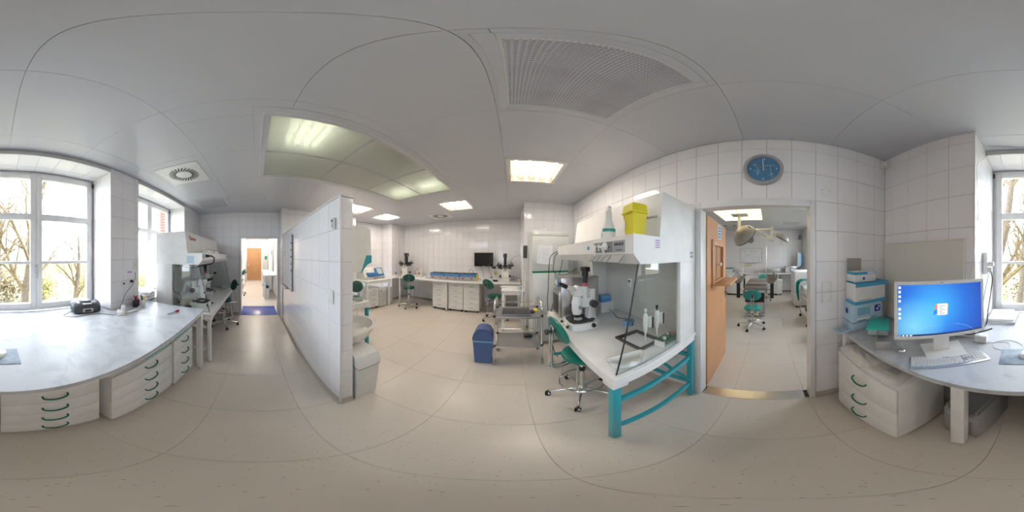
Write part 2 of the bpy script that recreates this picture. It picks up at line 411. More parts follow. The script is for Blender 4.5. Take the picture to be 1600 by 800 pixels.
# floor and its tiles
def slabs(name, rects, z0, z1, m):
    mb = MB()
    for r in rects: mb.box(r[0], r[1], z0, r[2], r[3], z1)
    return struct(obj(name, mb, m, smooth=False))
fl = slabs('floor', [(-4.2, -1.5, 1.45, 5.0)], -.15, -.004, 'seam')
def floor_tiles(root, x0, y0, x1, y1, ox=.13, oy=.31, s=.635):
    xs = grid(x0, x1, ox, s); ys = grid(y0, y1, oy, s)
    for i in range(len(xs)-1):
        for j in range(len(ys)-1):
            w_, h_ = xs[i+1]-xs[i], ys[j+1]-ys[j]
            if min(w_, h_) < .01: continue
            q = bpy.data.objects.new('floor_tile', piece('z', 1, w_, h_, .004, 'floor', .0007)); COL.objects.link(q); q.parent = root; q.location = (xs[i], ys[j], -.004)
floor_tiles(fl, -4.2, -1.5, 1.45, 5.0)
fl2 = slabs('floor_surgery', [(1.45, -1.5, 7.1, 2.2)], -.15, -.004, 'seam'); floor_tiles(fl2, 1.45, -1.5, 7.1, 2.2)
fl3 = slabs('floor_corridor', [(-10.3, -1.6, -4.2, .76)], -.15, -.004, 'seam'); floor_tiles(fl3, -10.3, -1.6, -4.2, .76)

# ceiling, holes for recessed fittings  (x0,y0,x1,y1)
FIT = {'off': (-.03, .27, .58, .87), 'C': (-.03, 1.72, .58, 2.32), 'D': (-1.5, 3.12, -.9, 3.72), 'E': (-3.62, 3.12, -3.02, 3.72),
       'F': (-3.5, 1.95, -2.9, 2.55), 'G': (-3.66, -1.2, -3.06, -.6), 'big': (-2.12, .085, -.98, 2.505)}
holes = list(FIT.values())
ce = slabs('ceiling', minus([(-4.5, -2.0, 1.46, 5.15)], holes), CZ+.006, CZ+.03, 'ceilgap')
def ceil_panels(root, x0, y0, x1, y1, holes, ox=-.085, oy=.2, sx=.712, sy=.725):
    xs = grid(x0, x1, ox, sx); ys = grid(y0, y1, oy, sy)
    for i in range(len(xs)-1):
        for j in range(len(ys)-1):
            for r in minus([(xs[i], ys[j], xs[i+1], ys[j+1])], holes):
                if min(r[2]-r[0], r[3]-r[1]) < .01: continue
                q = bpy.data.objects.new('ceiling_panel', piece('z', -1, r[2]-r[0], r[3]-r[1], .006, 'ceil', .0003)); COL.objects.link(q); q.parent = root; q.location = (r[0], r[1], CZ+.006)
ceil_panels(ce, -4.35, -1.5, 1.32, 5.0, holes)
ORP = (3.6, .17, 5.1, 1.36)
ce2 = slabs('ceiling_surgery', minus([(1.45, -1.85, 7.25, 2.35)], [ORP, (5.3, -1.1, 5.9, -.5)]), CZ+.006, CZ+.03, 'ceilgap')
ceil_panels(ce2, 1.45, -1.5, 7.1, 2.2, [ORP, (5.3, -1.1, 5.9, -.5)])
ce3 = struct(obj('ceiling_corridor', MB().box(-10.4, -1.9, CZ, -4.5, .9, CZ+.03), 'ceil'))

# walls
DR = (-.381, 0, .634, 2.075)
wall('wall_right', 'x', 1.32, -1, -1.15, 3.32, holes=[DR], uo=.01, uw=.204, thick=.125)
wall('wall_back', 'y', -1.15, 1, .36, 1.32, uo=.366, thick=.80, cv=(1, 0))
wall('wall_back_reveal', 'x', .36, -1, -1.90, -1.15, uo=-1.15, thick=.1, tz0=.08, cv=(0, 1))
wall('wall_pier', 'y', -1.5, 1, -1.71, -1.21, uo=-1.21, thick=.45, cv=(1, 1))
wall('wall_pier_side_window_one', 'x', -1.21, 1, -1.87, -1.5, z0=.94, thick=.1, uo=-1.5, skirt=False, cv=(0, 1))
wall('wall_pier_side_window_two', 'x', -1.71, -1, -1.87, -1.5, z0=.94, thick=.1, uo=-1.5, skirt=False, cv=(0, 1))
wall('wall_window_end_reveal', 'x', -3.2, 1, -1.87, -1.5, z0=.94, thick=.1, uo=-1.5, skirt=False, cv=(0, 1))
wall('wall_window_end', 'y', -1.5, 1, -4.2, -3.2, uo=-3.2, thick=.45, cv=(0, 1))
wall('wall_under_window', 'y', -1.5, 1, -3.2, -1.71, z1=.93, uo=-3.2, thick=.48)
wall('wall_under_window_two', 'y', -1.5, 1, -1.21, .36, z1=.90, uo=-3.2, thick=.48)
for nm, a, b in (('wall_window_head_one', -1.21, .36), ('wall_window_head_two', -3.2, -1.71)):
    mb = MB().box(a, -1.98, 2.694, b, -1.5, 2.9); o = struct(obj(nm, mb, 'grout', smooth=False))
    for i, u in enumerate(grid(a, b, a, .205)[:-1]):
        uu = grid(a, b, a, .205); ww = uu[i+1]-u
        for (y0, y1) in ((-1.87, -1.755), (-1.755, -1.505)):
            q = bpy.data.objects.new('tile', piece('z', -1, ww, y1-y0, .0035, 'tile')); COL.objects.link(q); q.parent = o; q.location = (u, y0, 2.694)
    mb = MB().box(a, -1.505, 2.685, b, -1.492, 2.735); obj('edge_strip', mb, 'grey', o)
DL = (-.43, 0, .60, 2.10)
wall('wall_left', 'x', -4.2, 1, -1.5, .75, holes=[DL], uo=-1.5, uw=.21, thick=.15)
wall('wall_left_lab', 'x', -3.84, 1, .74, 2.7, uo=.74, thick=.36, cv=(0, 1))
wall('wall_left_niche_return', 'y', 2.7, 1, -4.35, -3.84, uo=-3.84, thick=.05, cv=(0, 1))
wall('wall_left_niche', 'x', -4.35, 1, 2.7, 4.26, uo=2.7, thick=.1)
wall('wall_left_pillar_face', 'y', 4.26, -1, -4.35, -3.87, uo=-3.87, thick=.1, cv=(0, 1))
wall('wall_left_pillar', 'x', -3.87, 1, 4.26, 5.0, uo=4.26, thick=.38, cv=(1, 0))
wall('wall_front', 'y', 5.0, -1, -3.87, .25, uo=-3.87, uw=.21, thick=.1)
wall('wall_front_return', 'x', .25, -1, 3.32, 5.0, uo=3.32, thick=.1, cv=(1, 0))
wall('wall_front_right', 'y', 3.32, -1, .25, 1.32, uo=.25, thick=.1, cv=(1, 0))
wall('wall_column', 'x', -3.74, 1, .605, .739, uo=.605, uw=.15, thick=.45, skirt=True, cv=(1, 1))
wall('wall_column_face', 'y', .605, -1, -4.2, -3.74, uo=-4.2, thick=.10, cv=(0, 1))
# free-standing partition
PT = 2.09
wall('wall_partition', 'y', .625, -1, -3.74, -1.096, z1=PT, uo=-1.096, uw=.216, thick=.03, cv=(0, 1))
wall('wall_partition_end', 'x', -1.096, 1, .622, .742, z1=PT, uo=.622, uw=.13, thick=.03, cv=(1, 1))
wall('wall_partition_rear', 'y', .739, 1, -3.84, -1.096, z1=PT, uo=-1.096, uw=.216, thick=.03, cv=(0, 1))
struct(obj('trim_partition_top', MB().box(-3.74, .617, PT, -1.088, .747, PT+.014, .004), 'trim'))
struct(obj('trim_partition_corner', MB().box(-1.103, .617, .0, -1.089, .631, PT, .002), 'trim'))
struct(obj('trim_pier_corner', MB().box(-1.217, -1.505, .94, -1.206, -1.494, 2.69, .002), 'trim'))
struct(obj('trim_back_corner', MB().box(.354, -1.155, .94, .366, -1.144, CZ, .002), 'trim'))
# surgery room
wall('wall_surgery_far', 'x', 7.1, -1, -1.5, 2.2, uo=-1.5, uw=.21, thick=.1)
wall('wall_surgery_left', 'y', 2.2, -1, 1.45, 7.1, uo=1.45, uw=.4, thick=.1)
SW = (4.5, 1.0, 6.1, 2.6)
wall('wall_surgery_window', 'y', -1.5, 1, 1.45, 7.1, holes=[SW, (2.3, 1.0, 3.9, 2.6)], uo=1.45, uw=.21, thick=.3)
wall('wall_surgery_door', 'x', 1.45, 1, -1.5, 2.2, holes=[DR], uo=-1.5, uw=.3, thick=.02)
# corridor
wall('wall_corridor_far', 'x', -10.2, 1, -1.6, .75, tiles=False, m='paint', skirt=True, holes=[(-.62, 0, .38, 2.14)])
wall('wall_corridor_right', 'y', .75, -1, -10.2, -4.35, tiles=False, m='paint')
wall('wall_corridor_left', 'y', -.62, 1, -10.2, -7.0, tiles=False, m='paint')
wall('wall_corridor_alcove_side', 'x', -7.0, 1, -1.6, -.62, tiles=False, m='paint')
wall('wall_corridor_alcove', 'y', -1.6, 1, -7.0, -4.35, tiles=False, m='paint', holes=[(-5.9, 1.0, -4.7, 2.5)])
portal(-5.3, -1.80, 1.75, 1.2, 1.5)
wall('wall_corridor_near', 'x', -4.36, -1, -1.6, .75, tiles=False, m='paint', holes=[DL], thick=.0001)

# ------------------------------------------------------------------ windows
def window(name, x0, x1, z0, z1, y, glass_z, trans, munt, mid=.145):
    """frame with two sashes, three panes each"""
    f = MB(); e = .045
    f.box(x0, y-.08, z0, x1, y-.02, z0+e, .004).box(x0, y-.08, z1-e, x1, y-.02, z1, .004).box(x0, y-.08, z0+e, x0+e, y-.02, z1-e, .004).box(x1-e, y-.08, z0+e, x1, y-.02, z1-e, .004)
    r = struct(obj(name, f, 'trim')); xm = (x0+x1)/2; g0, g1 = glass_z
    for k, (a, b) in enumerate(((x0+.035, xm-.002), (xm+.002, x1-.035))):
        s = MB(); A, B = z0+.035, z1-.035; sl = .07
        s.box(a, y-.06, A, a+sl, y, B, .006).box(b-sl, y-.06, A, b, y, B, .006).box(a+sl, y-.06, A, b-sl, y, g0, .006).box(a+sl, y-.06, g1, b-sl, y, B, .006)
        s.box(a+sl, y-.05, trans[0], b-sl, y-.002, trans[1], .006).box(a+sl, y-.045, munt[0], b-sl, y-.01, munt[1], .005)
        so = obj('sash', s, 'trim', r)
        for p0, p1 in ((g0, munt[0]), (munt[1], trans[0]), (trans[1], g1)):
            obj('pane', MB().box(a+sl, y-.036, p0, b-sl, y-.030, p1), 'glass', so)
    h = MB().box(xm-.014, y, 1.39, xm+.014, y+.012, 1.50, .004).cyl((xm, y+.01, 1.46), (xm, y+.045, 1.46), .008).box(xm-.009, y+.035, 1.34, xm+.009, y+.05, 1.465, .005)
    obj('window_handle', h, 'grey', r)
    if z1 > 2.65:
        for x in (x0+.012, x1-.012): obj('hinge', MB().box(x-.010, y-.01, z1-.10, x+.010, y+.012, z1-.045, .003), 'dark', r)
    return r
window('window_1', -1.21, .36, .935, 2.685, -1.87, (1.03, 2.58), (2.03, 2.11), (1.505, 1.54))
window('window_2', -3.2, -1.71, .935, 2.685, -1.87, (1.03, 2.58), (2.03, 2.11), (1.505, 1.54))
window('window_3', 4.5, 6.1, 1.0, 2.6, -1.7, (1.1, 2.5), (1.95, 2.03), (1.5, 1.53))
window('added_window_5', 2.3, 3.9, 1.0, 2.6, -1.7, (1.1, 2.5), (1.95, 2.03), (1.5, 1.53)); portal(3.1, -1.79, 1.8, 1.6, 1.6)  # unseen extra window, added to let more daylight into the surgery
window('added_window_4', -5.9, -4.7, 1.0, 2.5, -1.66, (1.1, 2.4), (1.95, 2.03), (1.5, 1.53))  # out-of-view alcove window, added to bring daylight into the corridor
# ------------------------------------------------------------------ door frames and doors
def frame(name, xs, y0, y1, zt, wd=.075, m='doorframe', w0=None):
    x0, x1 = xs; mb = MB(); w0 = w0 or wd
    mb.box(x0, y0, 0, x1, y0+w0, zt, .004).box(x0, y1-wd, 0, x1, y1, zt, .004).box(x0, y0+w0, zt-wd*.85, x1, y1-wd, zt, .004)
    return struct(obj(name, mb, m))
frame('trim_surgery_door', (1.300, 1.42), -.391, .644, 2.085, w0=.046)
struct(obj('trim_surgery_door_threshold', MB().box(1.32, -.31, -.003, 1.46, .56, .003), 'steel'))
frame('trim_corridor_door', (-4.36, -4.185), -.44, .61, 2.11, .055)
frame('trim_far_door', (-10.22, -10.18), -.62, .38, 2.14, .05)
# orange door with serving hatch, standing open along +X
d1 = struct(bpy.data.objects.new('door_1', None)); COL.objects.link(d1); d1.location = (1.47, .575, .008); d1.rotation_euler = (0, 0, math.radians(3))
hx0, hx1, hz0, hz1 = .20, .62, 1.31, 1.71
mb = MB()
for r in minus([(0, 0, .86, 2.0)], [(hx0, hz0, hx1, hz1)]): mb.box(r[0], 0, r[1], r[2], .04, r[3])
obj('leaf', mb, 'wood', d1, smooth=False)
mb = MB()
for r in minus([(hx0-.06, hz0-.06, hx1+.06, hz1+.06)], [(hx0, hz0, hx1, hz1)]): mb.box(r[0], -.02, r[1], r[2], 0, r[3], .003)
obj('hatch_frame', mb, 'wood', d1)
obj('hatch_shutter', MB().box(hx0, .015, hz0, hx1, .03, hz1).box(hx0+.2, .010, hz0, hx0+.215, .035, hz1), 'wood2', d1)
obj('hatch_knob', MB().cyl((.42, .02, 1.49), (.42, -.03, 1.49), .012).sph((.42, -.035, 1.49), (.03, .012, .022)), 'ceramic', d1)
obj('hatch_shelf', MB().box(hx0-.06, -.20, hz0-.035, hx1+.08, 0, hz0-.01, .004), 'wood', d1)
obj('door_handle', MB().box(.80, -.006, .98, .84, 0, 1.16, .003).cyl((.82, 0, 1.09), (.82, -.05, 1.09), .008).tube([(.82, -.05, 1.09), (.78, -.055, 1.09), (.71, -.05, 1.09)], .008), 'chrome', d1)
s = obj('notice_sheet', MB().box(.40, -.003, 1.80, .56, -.0005, 1.98), 'ltblue', d1, 'blue-grey notice sheet')
for k in range(4): obj('print_line', MB().box(.43, -.0042, 1.82+k*.038, .53, -.003, 1.835+k*.038), 'navy', s)
# far brown door
d2 = struct(bpy.data.objects.new('door_2', None)); COL.objects.link(d2); d2.location = (-10.23, 0, 0)
obj('leaf', MB().box(0, -.58, .003, .04, .34, 2.11), 'wood2', d2, smooth=False)
obj('door_handle', MB().box(.04, -.50, 1.0, .047, -.46, 1.15).cyl((.04, -.48, 1.08), (.09, -.48, 1.08), .009).tube([(.09, -.48, 1.08), (.09, -.38, 1.08)], .009), 'chrome', d2)
obj('kick_plate', MB().box(.041, -.56, .01, .045, .32, .07), 'grey', d2)

# ------------------------------------------------------------------ ceiling fittings
def fitting(label, r, lit, group, H=.07, off='prism'):
    x0, y0, x1, y1 = r; cx, cy = (x0+x1)/2, (y0+y1)/2; hx, hy = (x1-x0)/2, (y1-y0)/2
    t = thing('recessed_ceiling_light', label, 'ceiling light', (cx, cy, CZ), 0, group)
    mb = MB()
    for q in minus([(-hx, -hy, hx, hy)], [(-hx+.012, -hy+.012, hx-.012, hy-.012)]): mb.box(q[0], q[1], -.002, q[2], q[3], H)
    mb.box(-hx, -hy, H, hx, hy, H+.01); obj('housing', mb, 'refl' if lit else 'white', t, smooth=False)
    mb = MB()
    for q in minus([(-hx-.035, -hy-.035, hx+.035, hy+.035)], [(-hx+.004, -hy+.004, hx-.004, hy-.004)]): mb.box(q[0], q[1], -.006, q[2], q[3], 0, .0015)
    obj('frame', mb, 'ceil' if not lit else 'white', t, smooth=False)
    if lit:
        for k in range(4):
            x = -hx+.075+k*(2*hx-.15)/3
            obj('tube', MB().tube([(x, -hy+.03, .035), (x, hy-.03, .035)], .016, 6), 'tube', t)
            if k < 3:
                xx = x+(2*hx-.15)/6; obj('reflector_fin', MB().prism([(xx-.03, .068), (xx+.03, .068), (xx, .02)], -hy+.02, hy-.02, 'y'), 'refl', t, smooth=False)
    else:
        obj('diffuser', MB().box(-hx+.005, -hy+.005, .0, hx-.005, hy-.005, .008), off, t, smooth=False)
        if group is None and 'ribbed' in label:
            mb = MB(); n = 40
            for k in range(1, n):
                u = -hx+2*hx*k/n; v = -hy+2*hy*k/n; mb.prism([(u-.0045, 0), (u+.0045, 0), (u, -.004)], -hy+.006, hy-.006, 'y'); mb.prism([(v-.0045, 0), (v+.0045, 0), (v, -.004)], -hx+.006, hx-.006, 'x')
            obj('ribs', mb, 'prism', t, smooth=False)['kind'] = 'stuff'
    return t
fitting('large unlit square ceiling light with finely ribbed diffuser above the open floor', FIT['off'], False, None)
fitting('lit square ceiling light with warm tubes nearest the unlit one', FIT['C'], True, 'lit square ceiling lights')
fitting('lit square ceiling light in front of the small round vent', FIT['D'], True, 'lit square ceiling lights')
fitting('lit square ceiling light near the tiled pillar in the far left corner', FIT['E'], True, 'lit square ceiling lights')
fitting('lit square ceiling light half hidden behind the tiled partition', FIT['F'], True, 'lit square ceiling lights')
fitting('unlit grey square ceiling light near the corridor doorway', FIT['G'], False, None)
fitting('unlit grey square ceiling light over the tall drawer cabinet in the surgery', (5.3, -1.1, 5.9, -.5), False, None)
# big frosted ceiling light
x0, y0, x1, y1 = FIT['big']
t = thing('frosted_panel_ceiling_light', 'large ceiling light of six frosted glass panels beside the partition', 'ceiling light', (x0, y0, CZ))
W, H = x1-x0, y1-y0; D = .22
mb = MB()
for q in minus([(0, 0, W, H)], [(.01, .01, W-.01, H-.01)]): mb.box(q[0], q[1], 0, q[2], q[3], D)
mb.box(0, 0, D, W, H, D+.01); obj('housing', mb, 'offwhite', t, smooth=False)
for k, q in enumerate(minus([(-.10, -.10, W+.10, H+.10)], [(0, 0, W, H)])): obj('frame_strip', MB().box(q[0], q[1], -.005, q[2], q[3], 0, .0015), 'ceil', t, smooth=False)
for k, q in enumerate(minus([(-.045, -.045, W+.045, H+.045)], [(-.040, -.040, W+.040, H+.040)])): obj('frame_bead', MB().box(q[0], q[1], -.010, q[2], q[3], -.005), 'white', t, smooth=False)
for i in range(2):
    for j in range(3):
        a, b = i*W/2, j*H/3; obj('frosted_panel', MB().box(a+.004, b+.004, .012, a+W/2-.004, b+H/3-.004, .018), 'frost', t, smooth=False)
for j in (1, 2): obj('glazing_bar', MB().box(0, j*H/3-.008, .004, W, j*H/3+.008, .013), 'grey', t, smooth=False)
obj('glazing_bar', MB().box(W/2-.008, 0, .003, W/2+.008, H, .012), 'grey', t, smooth=False)
def lum(x, y, w_, h_, n=4):
    for k in range(n):
        yy = y+(k+.5)*h_/n; obj('lamp_tube', MB().tube([(x, yy, .10), (x+w_, yy, .10)], .026, 6), 'tube2', t)
lum(.66, .15, .46, .36); lum(.66, 2.02, .40, .30, 3); lum(.10, 2.02, .40, .30, 3)
# surgery glowing panel 2x2
t = thing('glowing_ceiling_panel_light', 'glowing cream four panel ceiling light in the surgery', 'ceiling light', (ORP[0], ORP[1], CZ)); W, H = ORP[2]-ORP[0], ORP[3]-ORP[1]
obj('housing', MB().box(0, 0, .02, W, H, .06), 'white', t)
for i in range(2):
    for j in range(2): obj('light_panel', MB().box(i*W/2+.01, j*H/2+.01, 0, (i+1)*W/2-.01, (j+1)*H/2-.01, .01), 'litpanel', t, smooth=False)
obj('glazing_bar', MB().box(W/2-.01, 0, -.004, W/2+.01, H, .02), 'grey', t); obj('glazing_bar', MB().box(0, H/2-.01, -.004, W, H/2+.01, .02), 'grey', t)
# vents
def vent(label, x, y, s=.275, r0=.10, r1=.195, n=26):
    t = thing('swirl_vent', label, 'air vent', (x, y, CZ))
    obj('plate', MB().box(-s, -s, -.008, s, s, 0, .002), 'white', t)
    for k in range(n):
        a = 2*PI*k/n; M = Matrix.Rotation(a, 4, 'Z') @ Matrix.Translation(((r0+r1)/2, 0, -.009)) @ Matrix.Rotation(.35, 4, 'Z')
        obj('slot', MB().box(-(r1-r0)/2, -.0095, -.001, (r1-r0)/2, .0095, .003, M=M), 'black', t, smooth=False)
vent('large square vent plate with ring of black slots near the second window', -1.9, -.9)
vent('small square vent with ring of slots above the far workbench', -1.95, 4.15, .3, .10, .22, 24)
vent('square slotted vent on the surgery ceiling beyond the surgical lamp', 5.9, 1.4, .3, .14, .27, 24)

# ------------------------------------------------------------------ furniture makers
def pedestal(label, loc, rz, w, d, h, n, group=None, handle='green', heights=None, name='drawer_pedestal', zb=.065, hx=0):
    """local: front faces -Y, origin at floor centre of the front edge"""
    t = thing(name, label, 'drawer unit', loc, rz, group)
    obj('carcass', MB().box(-w/2, .018, zb, w/2, d, h, .004), 'white', t)
    hs = heights or [1]*n; tot = sum(hs); z = h-.004; H = h-zb-.006
    for k in range(n):
        dz = H*hs[k]/tot; dr = obj('drawer', MB().box(-w/2+.002, 0, z-dz+.002, w/2-.002, .017, z-.002, .003), 'white', t)
        zc = z-dz*.45
        if handle == 'green':
            obj('handle', MB().tube(smoothpath([(hx-.07, .0, zc+.012), (hx-.062, -.022, zc), (hx, -.032, zc-.008), (hx+.062, -.022, zc), (hx+.07, 0, zc+.012)], 4), .006, 8), 'hgreen', dr)
        else:
            obj('handle', MB().tube([(-.055, 0, zc+.01), (-.05, -.018, zc+.005), (.05, -.018, zc+.005), (.055, 0, zc+.01)], .005, 6), 'midgrey', dr)
        z -= dz
    for sx in (-1, 1):
        for yy in (.06, d-.06):
            c = MB().cyl((sx*(w/2-.05)-.012, yy, .026), (sx*(w/2-.05)+.012, yy, .026), .026, n=12).box(sx*(w/2-.05)-.02, yy-.02, .04, sx*(w/2-.05)+.02, yy+.02, zb)
            obj('caster', c, 'rubber', t)
    return t
def chair_proto(label, seat='green', sh=.66, bh=.95):
    t = thing('swivel_chair', label, 'chair', (0, 0, 0), 0)
    R = .185
    obj('seat', MB().lathe([(0, sh), (R*.6, sh), (R*.88, sh-.006), (R*.98, sh-.022), (R, sh-.042), (R*.95, sh-.062), (R*.8, sh-.07), (0, sh-.07)], 32), seat, t)
    bk = MB(); P = [(0, .028), (.10, .027), (.155, .02), (.18, .008), (.18, -.004), (.16, -.016), (.09, -.02), (0, -.02)]
    M = Matrix.Translation((0, -.235, bh)) @ Matrix.Rotation(-PI/2+.32, 4, 'X')
    bk.lathe(P, 32, M=M, sx=1, sy=.70); obj('backrest', bk, seat, t)
    zs = sh-.085
    obj('back_support', MB().tube(smoothpath([(-.022, -.02, zs), (-.022, -.20, zs-.03), (-.022, -.285, zs-.02), (-.022, -.30, zs+.06), (-.022, -.29, bh-.05), (-.022, -.285, bh+.03), (0, -.285, bh+.055), (.022, -.285, bh+.03), (.022, -.29, bh-.05), (.022, -.30, zs+.06), (.022, -.285, zs-.02), (.022, -.20, zs-.03), (.022, -.02, zs)], 5), .009, 8), 'chrome', t)
    k = obj('backrest_knob', MB().cyl((0, -.25, bh), (0, -.335, bh), .012).lathe([(0, 0), (.024, 0), (.028, .008), (.028, .026), (.02, .034), (0, .034)], 10, M=Matrix.Translation((0, -.345, bh)) @ Matrix.Rotation(-PI/2, 4, 'X')), 'dark', t)
    obj('seat_plate', MB().box(-.08, -.08, sh-.088, .08, .08, sh-.07, .004), 'dark', t)
    zr = .235
    g = MB()
    for a in (PI/4, 3*PI/4, 5*PI/4, 7*PI/4):
        c, s_ = math.cos(a), math.sin(a)
        g.tube(smoothpath([(c*.07, s_*.07, sh-.082), (c*.13, s_*.13, sh-.09), (c*.165, s_*.165, sh-.13), (c*.18, s_*.18, sh-.25), (c*.195, s_*.195, zr)], 4), .008, 8)
    obj('frame_tubes', g, 'chrome', t)
    obj('foot_ring', MB().tube(arc((0, 0, zr), .20, 0, 2*PI*35/36, 35), .009, 8, closed=True), 'chrome', t)
    obj('gas_column', MB().cyl((0, 0, .12), (0, 0, sh*.62), .025, n=20).cyl((0, 0, sh*.62), (0, 0, sh-.08), .014), 'chrome', t)
    obj('column_collar', MB().cyl((0, 0, sh*.60), (0, 0, sh*.60+.03), .030, n=20), 'black', t)
    obj('hub', MB().cyl((0, 0, .075), (0, 0, .14), .036, n=20), 'chrome', t)
    for k in range(5):
        a = 2*PI*k/5+.59; c, s_ = math.cos(a), math.sin(a)
        obj('base_arm', MB().tube([(c*.02, s_*.02, .11), (c*.15, s_*.15, .095), (c*.29, s_*.29, .072)], [.017, .014, .011], 10), 'chrome', t)
        w_ = MB()
        for o_ in (-.014, .014):
            q = Vector((c*.30 - s_*o_, s_*.30 + c*o_, .026)); n_ = Vector((-s_, c, 0))*.009; w_.cyl(q-n_, q+n_, .026, n=14)
        w_.cyl((c*.30, s_*.30, .04), (c*.30, s_*.30, .075), .010); obj('caster', w_, 'rubber', t)
        obj('caster_hood', MB().tube(arc((0, 0, .026), .029, .3, 2.6, 6, 'xz'), .006, 6), 'chrome', t, loc=(c*.30, s_*.30, 0))
    return t
# ------------------------------------------------------------------ swivel chairs
ch = chair_proto('green swivel chair with chrome ring at the turquoise legged hood bench', 'green')
def face(dx, dy): return math.atan2(-dx, dy)      # turns local +Y (sitter's view) to (dx,dy)
ch.location = (.60, 1.31, 0); ch.rotation_euler = (0, 0, face(.98, .14))
chd = chair_proto('dark green swivel chair half hidden behind the tiled partition', 'dgreen'); chd.location = (-2.75, 1.75, 0); chd.rotation_euler = (0, 0, face(.2, -1))
dup(chd, (-3.50, -.70, 0), face(.45, -.9), 'green swivel chair at the white bench beside the blue floor mat')
dup(chd, (-2.95, 4.02, 0), face(-.58, .81), 'dark green swivel chair facing the black microscope in the far left corner')
dup(chd, (-.40, 3.86, 0), face(.62, .78), 'green swivel chair behind the steel trolley beside the small white table')
dup(chd, (-6.60, -.70, 0), face(-.3, -.9), 'green swivel chair in the corridor beyond the blue mat')
ch2 = chair_proto('turquoise swivel chair in front of the examination table in the surgery', 'turq', .50, .80)
ch2.location = (3.45, .33, 0); ch2.rotation_euler = (0, 0, face(1, .08))
dup(ch2, (5.75, .20, 0), face(.6, -.1)+PI, 'turquoise swivel chair behind the examination table in the surgery')

# ------------------------------------------------------------------ long marbled bench under window_1
BZ = .935
t = thing('long_workbench', 'long white marbled workbench along the large window', 'workbench', (0, 0, 0))
poly = [(1.27, -.60), (-1.87, -.61), (-1.87, -1.49), (-1.20, -1.49), (-1.20, -1.865), (.355, -1.865), (.355, -1.145), (1.27, -1.145)]
obj('worktop', MB().prism(poly, BZ-.028, BZ, 'z'), 'marble', t, smooth=False)
for x, y in ((1.23, -.65), (.285, -.685), (-1.845, -.665), (-1.845, -1.45)):
    l = obj('leg', MB().box(x-.032, y-.032, .02, x+.032, y+.032, BZ-.028, .003), 'whitep', t); obj('foot', MB().cyl((x, y, 0), (x, y, .02), .02), 'rubber', l)
mb = MB().box(.31, -.665, BZ-.075, 1.20, -.64, BZ-.028).box(-1.82, -.665, BZ-.075, .26, -.64, BZ-.028); obj('apron_rail', mb, 'whitep', t)
obj('cable_duct', MB().box(-1.30, -.735, BZ-.085, -.60, -.70, BZ-.035, .004), 'offwhite', t)
pedestal('white drawer unit with four green handles under the bench, left of the pair', (-.287, -.815, 0), PI, .57, .48, .675, 4, 'drawer units under the window bench')
pedestal('white drawer unit with four green handles, middle one under the bench', (-.975, -.755, 0), PI, .72, .48, .69, 4, 'drawer units under the window bench', hx=.03)
pedestal('white drawer unit with four green handles beside the white bench leg', (-1.565, -.735, 0), PI, .452, .50, .712, 4, 'drawer units under the window bench')
p = pedestal('wide white three drawer unit with plastic bags on top', (.838, -.53, 0), PI, .62, .46, .775, 3, None, heights=[1.35, .95, 1.1])
p2 = pedestal('white drawer unit right of the silver computer tower under the bench', (.17, -.83, 0), PI, .02, .02, .1, 1) if False else None
# aqua trays on the drawer units
for k, (x, y, z, l) in enumerate(((-1.12, -.885, .69, 'aqua plastic tray on the middle white drawer unit'), (-1.57, -.865, .712, 'aqua plastic tray on the drawer unit by the bench leg'))):
    t = thing('plastic_tray', l, 'tray', (x, y, z)); obj('shell', MB().prism([(-.15, 0), (.15, 0), (.165, .045), (-.165, .045)], -.11, .11, 'y'), 'tealbox', t); obj('lid', MB().box(-.17, -.12, .045, .17, .12, .06, .006), 'tealbox', t)
# plastic bags on the wide unit
def lumpy(w, d, h, amp, seed, nx=26, ny=18):
    rnd = random.Random(seed); ph = [(rnd.uniform(5, 40), rnd.uniform(5, 40), rnd.uniform(0, 6)) for _ in range(7)]
    mb = MB(); G = []
    for i in range(nx+1):
        row = []
        for j in range(ny+1):
            u, v = i/nx, j/ny; e = min(1, 6*min(u, 1-u, v, 1-v)); z = h*math.sin(e*PI/2)**.6
            z += e*amp*sum(math.sin(a*u+b*v+c) for a, b, c in ph)/4
            row.append(mb.bm.verts.new(((u-.5)*w, (v-.5)*d, max(z, 0 if e > 0 else 0))))
        G.append(row)
    for i in range(nx):
        for j in range(ny): mb.bm.faces.new((G[i][j], G[i+1][j], G[i+1][j+1], G[i][j+1]))
    B = [[mb.bm.verts.new((G[i][j].co.x, G[i][j].co.y, 0)) for j in (0, ny)] for i in (0, nx)]
    mb.bm.faces.new((B[0][0], B[0][1], B[1][1], B[1][0])); return mb
t = tag(obj('plastic_bag', lumpy(.40, .30, .045, .008, 3), 'bag', loc=(.98, -.70, .776)), 'folded clear plastic bag at the wall end of the wide drawer unit', 'plastic bag')
t = thing('plastic_bag', 'folded clear plastic bag with printed label on the wide drawer unit', 'plastic bag', (.72, -.685, .776), .12)
obj('film', lumpy(.30, .27, .022, .006, 9), 'bag', t)
for k in range(4): obj('print_line', MB().box(-.09, .00+k*.017, .026, -.02+.01*k, .006+k*.017, .0275), 'greyink', t)
